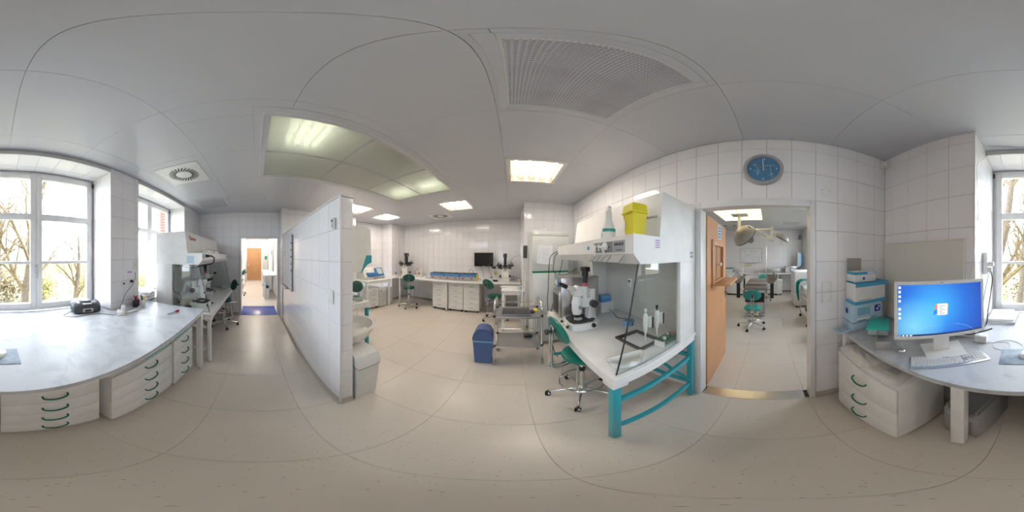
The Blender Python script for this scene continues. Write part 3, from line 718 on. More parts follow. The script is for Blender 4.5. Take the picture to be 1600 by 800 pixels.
# silver computer tower
t = thing('computer_tower', 'silver aluminium computer tower lying under the bench', 'computer', (.32, -.765, 0), PI+math.atan2(.051, .211)*-1)
obj('shell', MB().box(-.105, .0, .035, .105, .44, .43, .006), 'silver', t)
obj('front_panel', MB().box(-.095, -.004, .07, .095, .0, .40, .003), 'silver', t)
for sx in (-1, 1): obj('handle', MB().tube([(sx*.09, .01, .43), (sx*.09, .01, .465), (sx*.09, .05, .478), (sx*.09, .38, .478), (sx*.09, .43, .465), (sx*.09, .43, .43)], .006), 'silver', t)
for sx in (-1, 1): obj('foot', MB().tube([(sx*.09, .01, .04), (sx*.09, .01, .005), (sx*.09, .43, .005), (sx*.09, .43, .04)], .005), 'dark', t)
for k in range(5): obj('drive_slot', MB().box(-.08, -.0055, .385-k*.011, .08, -.003, .389-k*.011), 'grey', t)
obj('power_button', MB().cyl((.07, -.004, .33), (.07, -.008, .33), .008), 'white', t)

# ------------------------------------------------------------------ things on the marbled bench
Lm, Rm = Vector((.68, -.665, 0)), Vector((.265, -1.06, 0)); c = (Lm+Rm)/2; dx = (Lm-Rm).normalized()
# screen's local +X runs to the viewer's right, +Y away from the viewer
rzm = math.atan2((Rm-Lm).y, (Rm-Lm).x)
t = thing('desktop_monitor', 'white widescreen monitor showing a blue desktop beside the window bench keyboard', 'monitor', (c.x, c.y, BZ), rzm)
MW, MH, z0 = .573, .378, .132
M = Matrix.Translation((0, 0, z0)) @ Matrix.Rotation(-.05, 4, 'X')
mb = MB()
for q in minus([(-MW/2, 0, MW/2, MH)], [(-MW/2+.019, .022, MW/2-.019, MH-.019)]): mb.box(q[0], -.006, q[1], q[2], .03, q[3], M=M)
mb.box(-MW/2, .006, 0, MW/2, .035, MH, .004, M=M); obj('bezel', mb, 'whitep', t)
SWd, SHt = MW-.038, MH-.041
so = obj('screen', MB().box(-SWd/2, -.002, -SHt/2, SWd/2, .006, SHt/2), desktop_m(SWd, SHt), t, smooth=False); so.matrix_local = M @ Matrix.Translation((0, -.001, .022+SHt/2))
EM = {'w': em1('screen_white', (.85, .88, .9)), 'r': em1('screen_red', (.75, .22, .10)), 'g': em1('screen_green', (.30, .60, .12)), 'b': em1('screen_blue', (.03, .22, .75)), 'y': em1('screen_yellow', (.85, .62, .06)), 'k': em1('screen_dark_blue', (.01, .03, .12)), 'd': em1('screen_grey', (.12, .13, .16)), 's': em1('screen_pale_blue', (.25, .6, .9))}
def scr(n, x0, z0, x1, z1, e, y=-.0028): return obj(n, MB().box(x0, y, z0, x1, y+.0006, z1), EM[e], so, smooth=False)
def flag(x, z, sw, e, s1):
    P = []
    for i in range(7):
        u = i/6; P.append((x+u*sw, z+.006*math.sin(u*PI)*s1))
    poly = P+[(q[0]-.004, q[1]-.030) for q in P[::-1]]
    obj('window_emblem_pane', MB().prism(poly, -.0028, -.0022, 'y'), EM[e], so, smooth=False)
flag(-.044, .038, .038, 'r', 1); flag(.000, .040, .042, 'g', -1); flag(-.050, .003, .038, 'b', 1); flag(-.004, .003, .040, 'y', -1)
scr('dialog_window', -.030, -.030, .034, .045, 'w', -.0034)
for k in range(5): obj('dialog_line', MB().box(-.018, -.0045, .028-k*.012, .018-(k % 2)*.014, -.004, .031-k*.012), EM['d'], so, smooth=False)
scr('taskbar', -SWd/2, -SHt/2, SWd/2, -SHt/2+.012, 'k')
for k in range(4): obj('taskbar_icon', MB().box(-SWd/2+.006+k*.022, -.004, -SHt/2+.002, -SWd/2+.018+k*.022, -.003, -SHt/2+.010), EM['w' if k else 's'], so, smooth=False)
for k, zz in enumerate((.145, .118, .09, .062, .01, -.02, -.048)): obj('desktop_icon', MB().box(-SWd/2+.006, -.0034, zz, -SWd/2+.020, -.0028, zz+.015), EM['w'], so, smooth=False)
for a0, r_, cx, cz in ((2.5, .17, -.05, -.27), (1.25, .20, .06, -.30)):
    obj('light_streak', MB().tube(arc((cx, -.003, cz), r_, a0-1.0, a0+.2, 14, 'xz'), .0009, 4), EM['s'], so)
obj('brand_plate', MB().box(-.012, -.0078, MH-.012, .012, -.0055, MH-.007, M=M), 'greyink', t)
for k in range(7): obj('button', MB().box(.02+k*.018, -.0078, .009, .026+k*.018, -.0055, .011, M=M), 'greyink', t)
obj('neck', MB().box(-.05, .02, .012, .05, .05, .24, .004), 'whitep', t)
obj('stand_base', MB().prism([(-.10, -.08), (.13, -.08), (.15, .13), (-.12, .13)], 0, .014, 'z'), 'whitep', t)
obj('port_plate', MB().box(-.02, -.081, .014, .02, -.070, .0152), 'grey', t)
def tubething(name, label, cat, pts, r, m, k=6):
    return tag(obj(name, MB().tube(smoothpath(pts, k), r, 6), m), label, cat)
# keyboard
kc = [Vector((.60, -.708, 0)), Vector((.249, -.983, 0)), Vector((.19, -.88, 0)), Vector((.513, -.60, 0))]
c = sum(kc, Vector())/4; v = (kc[1]-kc[0]+kc[2]-kc[3])/2
t = thing('keyboard', 'flat white aluminium keyboard in front of the monitor', 'keyboard', (c.x, c.y, BZ), math.atan2(v.y, v.x))
obj('base_plate', MB().box(-.216, -.062, 0, .216, .062, .008, .003, M=Matrix.Rotation(.03, 4, 'X')), 'silver', t)
def keyrow(x0, widths, y, h=.0165):
    x = x0
    for w_ in widths:
        if w_ > 0: kk = bpy.data.objects.new('key', keymesh(w_, h)); COL.objects.link(kk); kk.parent = t; kk.location = (x, y, .0078+.03*y+.0005)
        x += abs(w_)
_k = {}
def keymesh(w_, h):
    k = (round(w_, 4), round(h, 4))
    if k not in _k: _k[k] = MB().box(.0013, -h/2+.0011, 0, w_-.0013, h/2-.0011, .0035, .0008, seg=1).mesh('key', 'whitep', False)
    return _k[k]
U = .0186
keyrow(-.209, [U]*15, .052, .011); keyrow(-.209+15*U+.006, [U]*3, .052, .011); keyrow(.132, [U]*4, .052, .011)
for j, y in enumerate((.036, .0185, .001, -.0165, -.034)):
    ws = [[U]*13+[2*U], [1.5*U]+[U]*12+[1.5*U], [1.8*U]+[U]*11+[2.2*U], [1.3*U]+[U]*11+[2.7*U], [1.4*U, 1.4*U, 1.6*U, 6.2*U, 1.6*U, 1.4*U, 1.4*U]][j]
    keyrow(-.209, ws, y)
    x = -.209+15*U+.006
    if j < 2: keyrow(x, [U]*3, y)
    if j == 3: keyrow(x, [-U, U, -U], y)
    if j == 4: keyrow(x, [U]*3, y)
    keyrow(.132, [U]*4 if j < 4 else [2*U, U, U], y)
# mouse mat, mouse
t = thing('mouse_mat', 'pale blue-grey patterned mouse mat near the window', 'mouse mat', (.013, -.935, BZ), .03)
obj('mat_sheet', MB().box(-.122, -.092, 0, .122, .092, .004, .001), 'matsteelblue', t)
t = thing('computer_mouse', 'white computer mouse on the mouse mat', 'mouse', (-.005, -.955, BZ+.004), 2.8)
obj('shell', MB().lathe([(0, 0), (.95, 0), (1, .25), (.9, .6), (.6, .9), (0, 1)], 24, M=Matrix.Diagonal((.031, .056, .030, 1))), 'ceramic', t)
obj('scroll_ball', MB().sph((0, .035, .026), .004, 8, 6), 'grey', t)
tubething('mouse_cable', 'thin grey mouse cable looping across the bench', 'cable', [(-.0, -1.01, BZ+.006), (.02, -1.10, BZ+.003), (.10, -1.16, BZ+.003), (.19, -1.13, BZ+.003), (.20, -1.05, BZ+.003), (.14, -1.01, BZ+.003), (.09, -1.04, BZ+.003), (.12, -1.13, BZ+.004), (.24, -1.10, BZ+.003), (.34, -1.12, BZ+.003)], .0018, 'grey')
# papers, books
t = thing('printed_sheets', 'two printed paper sheets lying on the bench below the window', 'paper', (-.10, -1.42, BZ))
for k, (y0, y1, r_) in enumerate(((-.23, .17, .0), (.0, .235, .01))):
    s = obj('sheet', MB().box(-.105, -y1 if 0 else y0, .0+.0008*k, .105, y1, .0008+.0008*k), 'paper', t, smooth=False)
    for j in range(7): obj('print_line', MB().box(-.085, y0+.02+j*.024, .0008+.0009*k, .085-(j % 3)*.03, y0+.0215+j*.024, .0012+.0009*k), 'greyink', s)
bk = [('thick', .02, .0, (0, 0, .0)), ('mid', .012, .07, (.01, 0, 0)), ('top', .022, -.06, (0, 0, 0))]
z = BZ
for k, (hh, dxx, r_, l) in enumerate(((.018, .0, .05, 'white catalogue at the bottom of the stack by the window'), (.012, -.02, -.12, 'thin white brochure in the middle of the stack by the window'), (.020, .01, .03, 'white catalogue with printed title on top of the stack by the window'))):
    t = thing('catalogue', l, 'book', (.21+dxx, -1.64, z), r_, 'stack of catalogues by the window')
    obj('pages', MB().box(-.12, -.15, .001, .115, .15, hh-.001), 'paper', t, smooth=False)
    obj('cover', MB().box(-.122, -.152, hh-.001, .118, .152, hh, 0).box(-.122, -.152, 0, .118, .152, .001).box(-.122, -.152, 0, -.1195, .152, hh), 'white', t, smooth=False)
    if k == 2:
        text('title', 'CENTR', .042, 'ink', t, (.0, -.01, hh+.0005), (0, 0, PI)); obj('print_line', MB().box(-.05, -.052, hh, .05, -.046, hh+.0006), 'greyink', t); obj('print_line', MB().box(-.055, .045, hh, .055, .051, hh+.0006), 'greyink', t)
    z += hh+.0005
# stereo radio
t = thing('portable_radio', 'dark grey portable radio with cassette deck in the window corner', 'radio', (-.955, -1.66, BZ), PI-.25)
mb = MB(); mb.prism([(-.12, .02), (-.10, .0), (.09, .0), (.115, .03), (.12, .075), (.09, .115), (.0, .135), (-.07, .125), (-.115, .08)], -.105, .105, 'x'); obj('body', mb, 'radiograph', t)
for sx in (-1, 1):
    P = [(-.12, .02), (-.10, .0), (.09, .0), (.115, .03), (.12, .075), (.09, .115), (.0, .135), (-.07, .125), (-.115, .08)]
    mb = MB(); x0_ = sx*.105; mb.bm.verts.ensure_lookup_table()
    R0 = [(x0_, a, b) for a, b in P]; R1 = [(x0_+sx*.045, a*.93, .065+(b-.065)*.9) for a, b in P]; R2 = [(x0_+sx*.065, a*.6, .065+(b-.065)*.6) for a, b in P]
    V = [[mb.bm.verts.new(q) for q in R] for R in (R0, R1, R2)]
    for A, B in zip(V, V[1:]):
        for i in range(len(A)): mb.bm.faces.new((A[i], A[(i+1) % len(A)], B[(i+1) % len(A)], B[i]))
    mb.bm.faces.new(V[2]); mb.bm.faces.new(V[0][::-1]); obj('speaker', mb, 'radiograph', t)
obj('cassette_door', MB().box(-.06, -.128, .02, .06, -.112, .065, .004), 'silver', t)
obj('cassette_window', MB().box(-.035, -.131, .03, .035, -.127, .055, .002), 'black', t)
obj('disc_lid', MB().cyl((0, .01, .132), (0, .01, .141), .075, n=28), 'midgrey', t)
obj('display', MB().box(-.05, -.09, .118, .05, -.055, .128, .002, M=Matrix.Rotation(.12, 4, 'X')), 'grey', t)
obj('button_panel', MB().box(.055, -.085, .11, .11, .0, .132, .004), 'silver', t); obj('button_panel', MB().box(-.11, -.085, .11, -.085, .03, .130, .004), 'silver', t)
obj('aerial', MB().tube([(.05, .10, .12), (-.05, .12, .24), (-.07, .125, .36)], .0018, 6), 'chrome', t)
tubething('radio_cable', 'black mains cable from the pier socket to the radio', 'cable', [(-1.615, -1.485, 1.385), (-1.60, -1.46, 1.33), (-1.53, -1.45, 1.22), (-1.40, -1.44, 1.13), (-1.25, -1.36, 1.02), (-1.14, -1.32, .945), (-1.05, -1.44, .94), (-.90, -1.50, .94), (-.80, -1.50, .94), (-.70, -1.54, .94), (-.66, -1.60, .94), (-.74, -1.66, .94), (-.82, -1.70, .95)], .003, 'black')
# little white charger dock and items behind it
t = thing('charger_dock', 'small white charging dock with gold label beside the radio', 'charger', (-1.20, -1.31, BZ), -2.35+PI)
obj('base', MB().box(-.055, -.04, 0, .055, .05, .045, .006), 'offwhite', t); obj('label_plate', MB().box(-.045, -.043, .01, .005, -.039, .032), 'wood', t)
obj('cradle_wing', MB().box(-.055, .005, .045, -.045, .05, .10, .003), 'white', t); obj('cradle_wing', MB().box(.045, .005, .045, .055, .05, .11, .003), 'white', t)
obj('port', MB().box(.02, -.043, .012, .045, -.039, .026), 'dark', t)
t = tag(obj('white_strip', MB().box(-.07, -.015, 0, .07, .015, .02, .003), 'white', loc=(-1.36, -1.28, BZ)), 'flat white plastic strip lying beside the charger dock', 'strip')
def cup(label, x, y, m, pens):
    t = thing('pen_cup', label, 'pen cup', (x, y, BZ), .4)
    mb = MB(); mb.lathe([(0, 0), (.034, 0), (.037, .085), (.035, .085), (.032, .004), (0, .004)], 20); obj('cup', mb, m, t)
    for k, (pm, h_) in enumerate(pens):
        a = 2.2*k; px, py = .017*math.cos(a), .017*math.sin(a)
        p_ = obj('pen', MB().cyl((px*.4, py*.4, .006), (px*1.5, py*1.5, h_), .0055, n=8), pm, t); obj('pen_cap', MB().cyl((px*1.28, py*1.28, h_*.78), (px*1.56, py*1.56, h_+.008), .007, n=8), pm, p_)
cup('black pen cup full of coloured markers beside the pier', -1.535, -1.40, 'black', [('red', .145), ('orange', .15), ('purple', .14), ('dark', .13), ('pink', .13), ('white', .13)])
cup('white and purple pen cup beside the black pen cup', -1.625, -1.36, 'white', [('leafy', .14), ('yellow', .13), ('dark', .14), ('leafy', .13)])
cup('small purple cup with scissors behind the black pen cup', -1.60, -1.435, 'purple', [('dark', .12), ('grey', .13)])
for k, (zz, rr) in enumerate(((0, .05), (.05, -.08), (.10, .12))):
    t = thing('letter_tray', ['bottom', 'middle', 'top'][k]+' letter tray with papers on the second window ledge', 'letter tray', (-1.96, -1.64, BZ+zz), rr+.1, 'stacked letter trays')
    mb = MB().box(-.12, -.16, 0, .12, .16, .004).box(-.12, -.16, .004, -.115, .16, .045).box(.115, -.16, .004, .12, .16, .045).box(-.115, .155, .004, .115, .16, .045) if k < 2 else MB().box(-.12, -.16, 0, .12, .16, .004).box(-.12, -.16, .004, -.115, .16, .03).box(.115, -.16, .004, .12, .16, .03)
    obj('tray', mb, 'white', t); obj('papers', MB().box(-.105, -.15, .005, .11, .17, .018, M=Matrix.Rotation(.06, 4, 'Z')), 'paper', t)
# window ledge of window_2
struct(obj('trim_window_ledge', MB().box(-3.19, -1.87, .905, -1.72, -1.50, .934), 'trim'))
t = thing('screwdriver', 'small grey tool with red handle lying on the marbled bench', 'tool', (-1.60, -.88, BZ+.012), 2.9)
obj('shaft', MB().cyl((-.10, 0, 0), (.02, 0, .0), .006), 'midgrey', t); obj('handle', MB().lathe([(0, 0), (.010, .002), (.013, .02), (.011, .06), (0, .066)], 12, M=Matrix.Translation((.02, 0, .0)) @ Matrix.Rotation(PI/2, 4, 'Y')), 'red', t)
t = tag(obj('note_sheet', MB().box(-.05, -.035, 0, .05, .035, .0008), 'paper', loc=(-1.47, -1.22, BZ)), 'small white note sheet between the pen cups and the grey tool', 'paper')
# wall sockets on the pier
def plate(name, label, cat, P, ax, w_=.08, h_=.08, d=.010, m='white', sub=None, group=None):
    t = thing(name, label, cat, P, {'x-': PI/2*3, 'x+': PI/2, 'y-': 0, 'y+': PI}[ax], group)
    obj('cover', MB().box(-w_/2, -d, -h_/2, w_/2, 0, h_/2, .003), m, t)
    if sub == 'socket': obj('socket_well', MB().cyl((0, -d-.001, 0), (0, -d+.002, 0), .021, n=20), 'grey', t)
    if sub == 'switch': obj('rocker', MB().box(-w_/2+.012, -d-.004, -h_/2+.012, w_/2-.012, -d, h_/2-.012, .002), m, t)
    return t
q = PYw(203.5, 439, -1.5); t = plate('wall_socket', 'white wall socket with black plug on the pier', 'socket', q, 'y+', .07, .07, sub='socket'); obj('cover', MB().box(-.035, -.010, -.10, .035, 0, -.04, .003), 'white', t)
t = thing('mains_plug', 'black mains plug in the pier socket', 'plug', q + Vector((0, .012, 0)), PI); obj('plug_body', MB().cyl((0, 0, 0), (0, -.03, 0), .018), 'black', t)
q = PYw(193, 443, -1.5); t = plate('wall_socket', 'white round socket with black centre on the pier', 'socket', q, 'y+', .06, .06, sub=None); obj('socket_well', MB().cyl((0, -.012, 0), (0, 0, 0), .014), 'black', t)
q = PYw(211, 414, -1.5); t = plate('light_switch', 'cream switch near the edge of the pier', 'switch', q, 'y+', .075, .11, m='offwhite'); obj('dot', MB().cyl((0, -.012, 0), (0, 0, 0), .006), 'black', t)
q = PYw(202.5, 425, -1.5); t = thing('label_strip', 'purple lettered label strip on the pier above the plug', 'label', q, PI); obj('backing', MB().box(-.045, -.002, -.011, .045, 0, .011), 'white', t); obj('purple_lettering', MB().box(-.038, -.003, -.006, .038, -.0018, .006), 'purple', t)
# power strip on the reveal near the monitor
t = thing('multi_plug', 'white multi plug adapter with cables beside the window', 'plug', (.352, -1.40, 1.53), 3*PI/2)
obj('body', MB().box(-.035, -.04, -.09, .035, 0, .10, .005), 'white', t)
for z in (-.05, .0, .05): obj('socket_well', MB().cyl((0, -.042, z), (0, -.039, z), .019, n=16), 'grey', t)
obj('plug_body', MB().cyl((.0, -.04, .0), (0, -.09, 0), .02).box(-.02, -.075, -.07, .02, -.04, -.03, .004), 'white', t)
tubething('black_power_cable', 'black power cable hanging from the multi plug', 'cable', [(.30, -1.41, 1.48), (.28, -1.42, 1.40), (.30, -1.44, 1.25), (.32, -1.43, 1.10), (.33, -1.40, .96), (.36, -1.32, .945)], .005, 'black')
tubething('blue_network_cable', 'thin blue network cable near the multi plug', 'cable', [(.29, -1.37, 1.47), (.31, -1.34, 1.38), (.33, -1.32, 1.25), (.345, -1.28, 1.05), (.34, -1.22, .95)], .003, 'blue')
tubething('wall_cable', 'thin cable running from the ceiling down the tiled corner', 'cable', [(.20, -1.44, 2.735), (.335, -1.40, 2.70), (.30, -1.38, 2.62), (.335, -1.30, 2.50), (.350, -1.18, 2.36), (.352, -1.20, 2.1), (.352, -1.22, 1.9), (.355, -1.17, 1.75), (.362, -1.13, 1.6), (.40, -1.138, 1.4)], .003, 'offwhite')
tubething('ceiling_cable', 'thin cable running along the ceiling above the large window', 'cable', [(.33, -1.40, 2.74), (.1, -1.45, 2.742), (-.2, -1.48, 2.742), (-.6, -1.47, 2.742), (-1.0, -1.48, 2.742), (-1.6, -1.475, 2.742), (-2.2, -1.48, 2.742), (-2.6, -1.46, 2.742), (-3.1, -1.48, 2.742), (-4.1, -1.48, 2.742)], .004, 'grey')
tubething('monitor_cable', 'black cable bundle behind the monitor stand', 'cable', [(.42, -.93, 1.10), (.36, -1.0, 1.045), (.28, -1.09, 1.04), (.22, -1.11, 1.06)], .006, 'black')
t = tag(obj('power_brick', MB().box(-.045, -.03, 0, .045, .03, .06, .006), 'white', loc=(.30, -1.12, BZ)), 'white adapter block behind the monitor', 'adapter')
# silver webcam puck with cables
q = PZ(1409, 550, BZ); t = thing('desk_hub', 'round silver hub with cables left of the monitor', 'hub', (q.x, q.y, BZ)); obj('puck', MB().lathe([(0, 0), (.02, 0), (.026, .008), (.025, .02), (.02, .026), (0, .026)], 24), 'chrome', t)
for k, P in enumerate(([(.0, -.02, .02), (-.03, -.06, .01), (-.10, -.04, .005), (-.13, -.10, .01)], [(0, -.02, .02), (.03, -.05, .03), (.02, -.11, .01), (.05, -.16, .005)], [(0, -.02, .02), (.06, -.03, .02), (.10, -.06, .005), (.12, -.14, .005)])): obj('lead', MB().tube(smoothpath(P, 6), .0015, 6), 'grey', t)
# carton stack in the corner
def carton(label, x0, y0, x1, y1, z0, z1, m, band=None, group='cartons stacked in the corner'):
    t = thing('carton', label, 'box', ((x0+x1)/2, (y0+y1)/2, z0), 0, group); w_, d_, h_ = (x1-x0)/2, (y1-y0)/2, z1-z0
    obj('box_body', MB().box(-w_, -d_, 0, w_, d_, h_, .002), m, t); return t, w_, d_, h_
t, w_, d_, h_ = carton('light blue glove carton at the bottom of the corner stack', 1.155, -.97, 1.31, -.66, BZ, BZ+.245, 'ltblue')
obj('navy_stripe', MB().box(-w_-.001, -d_-.001, .075, w_+.001, d_+.001, .080), 'navy', t)
obj('emblem', MB().box(-w_-.003, -.13, .15, -w_-.001, -.07, .215), 'navy', t); obj('emblem_mark', MB().box(-w_-.004, -.11, .165, -w_-.003, -.09, .185).box(-w_-.004, -.125, .19, -w_-.003, -.105, .205), 'paper', t)
obj('print_line', MB().box(-w_-.002, -.02, .10, -w_-.001, .11, .118), 'paper', t); obj('print_line', MB().box(-w_-.002, .02, .088, -w_-.001, .11, .094), 'navy', t); text('lettering', 'plus 4', .026, 'navy', t, (-w_-.002, -.06, .105), (PI/2, 0, -PI/2))
for k in range(6): obj('print_line', MB().box(-w_-.002, -.02, .145+k*.012, -w_-.001, .11, .151+k*.012), 'midblue', t)
obj('emblem', MB().box(.0, d_+.001, .15, .04, d_+.003, .20), 'navy', t)
t, w_, d_, h_ = carton('white carton with blue lid edge in the middle of the corner stack', 1.145, -1.0, 1.31, -.68, BZ+.246, BZ+.434, 'white')
obj('blue_band', MB().box(-w_-.001, -d_-.001, .0, w_+.001, d_+.001, .030), 'midblue', t)
obj('lid_flap', MB().box(-w_-.012, -d_-.03, h_-.004, w_, d_+.003, h_+.001).box(-w_-.014, -d_-.03, h_-.030, -w_-.010, d_+.003, h_, M=Matrix.Rotation(0, 4, 'Y')), 'midblue', t, smooth=False)
obj('print_line', MB().box(-w_-.002, .0, .038, -w_-.001, .13, .044), 'greyink', t); obj('print_line', MB().box(-.05, d_+.001, .038, .05, d_+.002, .044), 'greyink', t)
t, w_, d_, h_ = carton('small open carton with raised grey flap on top of the corner stack', 1.17, -.91, 1.31, -.69, BZ+.440, BZ+.530, 'white')
obj('blue_band', MB().box(-w_-.001, -d_-.001, h_-.026, w_+.001, d_+.001, h_-.002), 'midblue', t)
obj('open_flap', MB().box(w_-.006, -d_*.35, h_, w_-.002, d_, h_+.115, M=Matrix.Identity(4)), 'card', t); obj('emblem', MB().cyl((-w_-.002, .02, .03), (-w_, .02, .03), .012), 'navy', t)
obj('white_label', MB().box(-w_-.003, -.10, h_-.022, -w_-.001, -.02, h_-.006), 'paper', t)
# aqua container on wire rack
t = thing('food_container', 'clear container with aqua lid beside the corner cartons', 'container', (1.035, -.835, BZ+.015), 2.4)
obj('tub', MB().prism([(-.10, 0), (.10, 0), (.12, .055), (-.12, .055)], -.075, .075, 'y'), 'tint', t)
obj('lid', MB().box(-.13, -.09, .055, .13, .09, .072, .008), 'tealbox', t); obj('lid_panel', MB().box(-.09, -.055, .072, .09, .055, .077, .004), 'tealbox', t)
obj('clip', MB().box(-.132, -.03, .035, -.122, .03, .06, .002), 'white', t)
t = thing('wire_rack', 'grey perforated metal rack between the aqua container and monitor', 'rack', (.86, -.74, BZ), 2.42)
mb = MB().box(-.12, -.05, 0, .12, .05, .004).box(-.12, -.05, .004, -.117, .05, .075).box(.117, -.05, .004, .12, .05, .075)
for k in range(5): mb.box(-.12, -.05, .008+k*.014, .12, -.047, .014+k*.014)
for k in range(13): mb.box(-.12+k*.0195, -.051, .004, -.115+k*.0195, -.046, .075)
obj('basket', mb, 'silver', t)
t = thing('instruction_leaflet', 'pale blue printed leaflet overhanging the bench corner', 'leaflet', (1.215, -.60, BZ), .2)
obj('sheet', MB().box(-.06, -.055, .001, .07, .07, .008, .002), 'ltblue', t); 
for k in range(5): obj('print_line', MB().box(-.04, -.04+k*.02, .0085, .05, -.03+k*.02, .0092), 'greyink', t)
# radiator cover
t = thing('radiator_cover', 'perforated cream radiator cover on the wall behind the monitor', 'radiator cover', (.86, -1.148, .96))
obj('perforated_sheet', MB().box(-.42, 0, .01, .42, .025, .76), 'perf', t, smooth=False)
mb = MB()
for q in minus([(-.43, 0, .43, .77)], [(-.415, .015, .415, .755)]): mb.box(q[0], 0, q[1], q[2], .030, q[3], .002)
obj('rim', mb, 'offwhite', t)
# wall devices on the door wall
t = thing('motion_sensor', 'small white motion sensor in the ceiling corner', 'sensor', (1.285, -1.115, 2.66), math.radians(135)-PI/2+PI)
obj('body', MB().box(-.030, -.02, -.045, .030, .035, .045, .012), 'white', t); obj('lens', MB().box(-.015, -.023, -.035, .015, -.018, -.02, .003), 'grey', t)
q = PXw(1290.5, 298, 1.32); t = thing('round_wall_cover', 'round white junction cover on the tiles right of the clock', 'cover', q, 3*PI/2+PI); t.rotation_euler = (0, 0, -PI/2)
obj('disc', MB().cyl((0, 0, 0), (0, -.008, 0), .048, n=28), 'white', t)
for sx in (-1, 1): obj('screw', MB().cyl((sx*.032, -.008, 0), (sx*.032, -.010, 0), .004, n=8), 'midgrey', t)
for k, yy in enumerate((448, 465)):
    q = PXw(1291.5, yy, 1.317); plate('light_switch', ['upper', 'lower'][k]+' white rocker switch beside the surgery door', 'switch', q, 'x-', .085, .085, .012, 'white', 'switch')
# wall clock
t = thing('wall_clock', 'round blue wall clock with silver rim above the surgery door', 'clock', (1.317, .037, 2.374), -PI/2)
mb = MB(); mb.lathe([(.128, 0), (.163, 0), (.163, .022), (.152, .034), (.134, .030), (.130, .012), (.128, .010)], 48, M=Matrix.Rotation(PI/2, 4, 'X')); obj('rim', mb, 'silver', t)
obj('dial', MB().cyl((0, 0, 0), (0, -.012, 0), .132, n=48), 'clockface', t)
for s_, a in (('12', 0), ('3', 90), ('6', 180), ('9', 270)):
    a = math.radians(a); text('numeral', s_, .030, 'paper', t, (.105*math.sin(a), -.0135, .105*math.cos(a)), (PI/2, 0, 0), bold=.0004)
text('brand_mark', 'seriland', .026, 'silver', t, (.050, -.0135, .035), (PI/2, 0, 0), bold=.0003)
for k, P in enumerate(([(-.072, .055), (-.06, .03), (-.04, .0), (-.036, -.03), (-.05, -.07)], [(-.085, .035), (-.075, .045), (-.072, .055)], [(-.055, -.02), (-.045, -.035), (-.055, -.055)], [(-.075, -.02), (-.058, -.012), (-.05, -.02)], [(.055, .02), (.06, -.02), (.065, -.06), (.07, -.09)], [(.045, -.07), (.062, -.055), (.085, -.05)])):
    obj('dial_drawing', MB().tube(smoothpath([(a, -.0128, b) for a, b in P], 5), .0014, 5), 'paper', t)
obj('hour_hand', MB().box(-.0035, -.016, -.02, .0035, -.0148, .06, M=Matrix.Rotation(-.04, 4, 'Y')), 'paper', t)
obj('minute_hand', MB().box(-.0028, -.018, -.02, .0028, -.0168, .095, M=Matrix.Rotation(-.06, 4, 'Y')), 'paper', t)
obj('second_hand', MB().box(-.001, -.020, -.03, .001, -.019, .095, M=Matrix.Rotation(-.9, 4, 'Y')), 'wood', t)
# ------------------------------------------------------------------ hood benches
def hood_table(label, loc, rz, L, D, H, frame_m, legw=.075):
    """local: x 0..L along the length, front faces -Y"""
    t = thing('hood_table', label, 'table', loc, rz)
    mb = MB().box(0, 0, H-.035, L, D, H, .004)
    obj('table_top', mb, 'white', t)
    mb = MB().box(.01, .006, H-.085, L-.01, .03, H-.035, .003).box(.006, .03, H-.085, .03, D-.02, H-.035, .003).box(L-.03, .03, H-.085, L-.006, D-.02, H-.035, .003); obj('apron', mb, 'white', t)
    for x in (0, L-legw-.02):
        obj('corner_block', MB().box(x, -.004, H-.10, x+legw+.02, legw+.015, H-.034, .004), 'white', t)
    for x in (.012, L-.060):
        for y in (.008, D-.065):
            l = obj('leg', MB().box(x, y, .012, x+.048, y+.048, H-.09, .004), frame_m, t)
            obj('foot', MB().cyl((x+.024, y+.024, 0), (x+.024, y+.024, .012), .02), 'rubber', l)
    for x in (.025, L-.055):
        for z in (.20, .585): obj('side_rail', MB().box(x, .07, z, x+.03, D-.07, z+.04, .004), frame_m, t)
    for z in (.22, .60): obj('rear_rail', MB().box(.06, D-.055, z, L-.06, D-.03, z+.04, .003), frame_m, t)
    a = math.atan2(.34, L*.5); M = Matrix.Translation((L*.75, D-.06, .43)) @ Matrix.Rotation(a, 4, 'Y')
    obj('diagonal_brace', MB().box(-.5*math.hypot(.34, L*.5)+.02, -.008, -.018, .5*math.hypot(.34, L*.5)-.02, .008, .018, .002, M=M), frame_m, t)
    return t
def hood(label, loc, rz, L, zt, D=.85, ends=(0, 1), name='laminar_flow_hood'):
    t = thing(name, label, 'hood', loc, rz); o = zt-.885
    poly = [(.133, 1.718+o), (.133, 1.613+o), (.185, 1.555+o), (D, 1.555+o), (D, 2.03+o), (.39, 2.03+o), (.352, 1.718+o)]
    c = obj('housing', MB().prism(poly, 0, L, 'x'), 'white', t, smooth=False)
    obj('back_panel', MB().box(.03, D-.03, zt+.001, L-.03, D-.01, 1.555+o), 'perfgrey', t, smooth=False)
    for x0_, x1_ in ((0, .035), (L-.035, L)):
        obj('rear_post', MB().box(x0_, .60, zt+.001, x1_, D, 1.555+o, .003), 'white', t)
        xm = (x0_+x1_)/2
        obj('side_glass', MB().prism([(.035, zt+.002), (.60, zt+.002), (.60, 1.555+o), (.185, 1.555+o)], xm-.003, xm+.003, 'x'), 'hoodglass', t, smooth=False)
        obj('glass_edge', MB().tube([(xm, .034, zt+.002), (xm, .184, 1.555+o)], .0045, 6), 'black', t)
        obj('glass_edge', MB().tube([(xm, .034, zt+.004), (xm, .60, zt+.004)], .003, 6), 'midgrey', t)
    obj('lamp_strip', MB().box(.10, .40, 1.545+o, L-.10, .55, 1.556+o), 'grey', t)
    return t
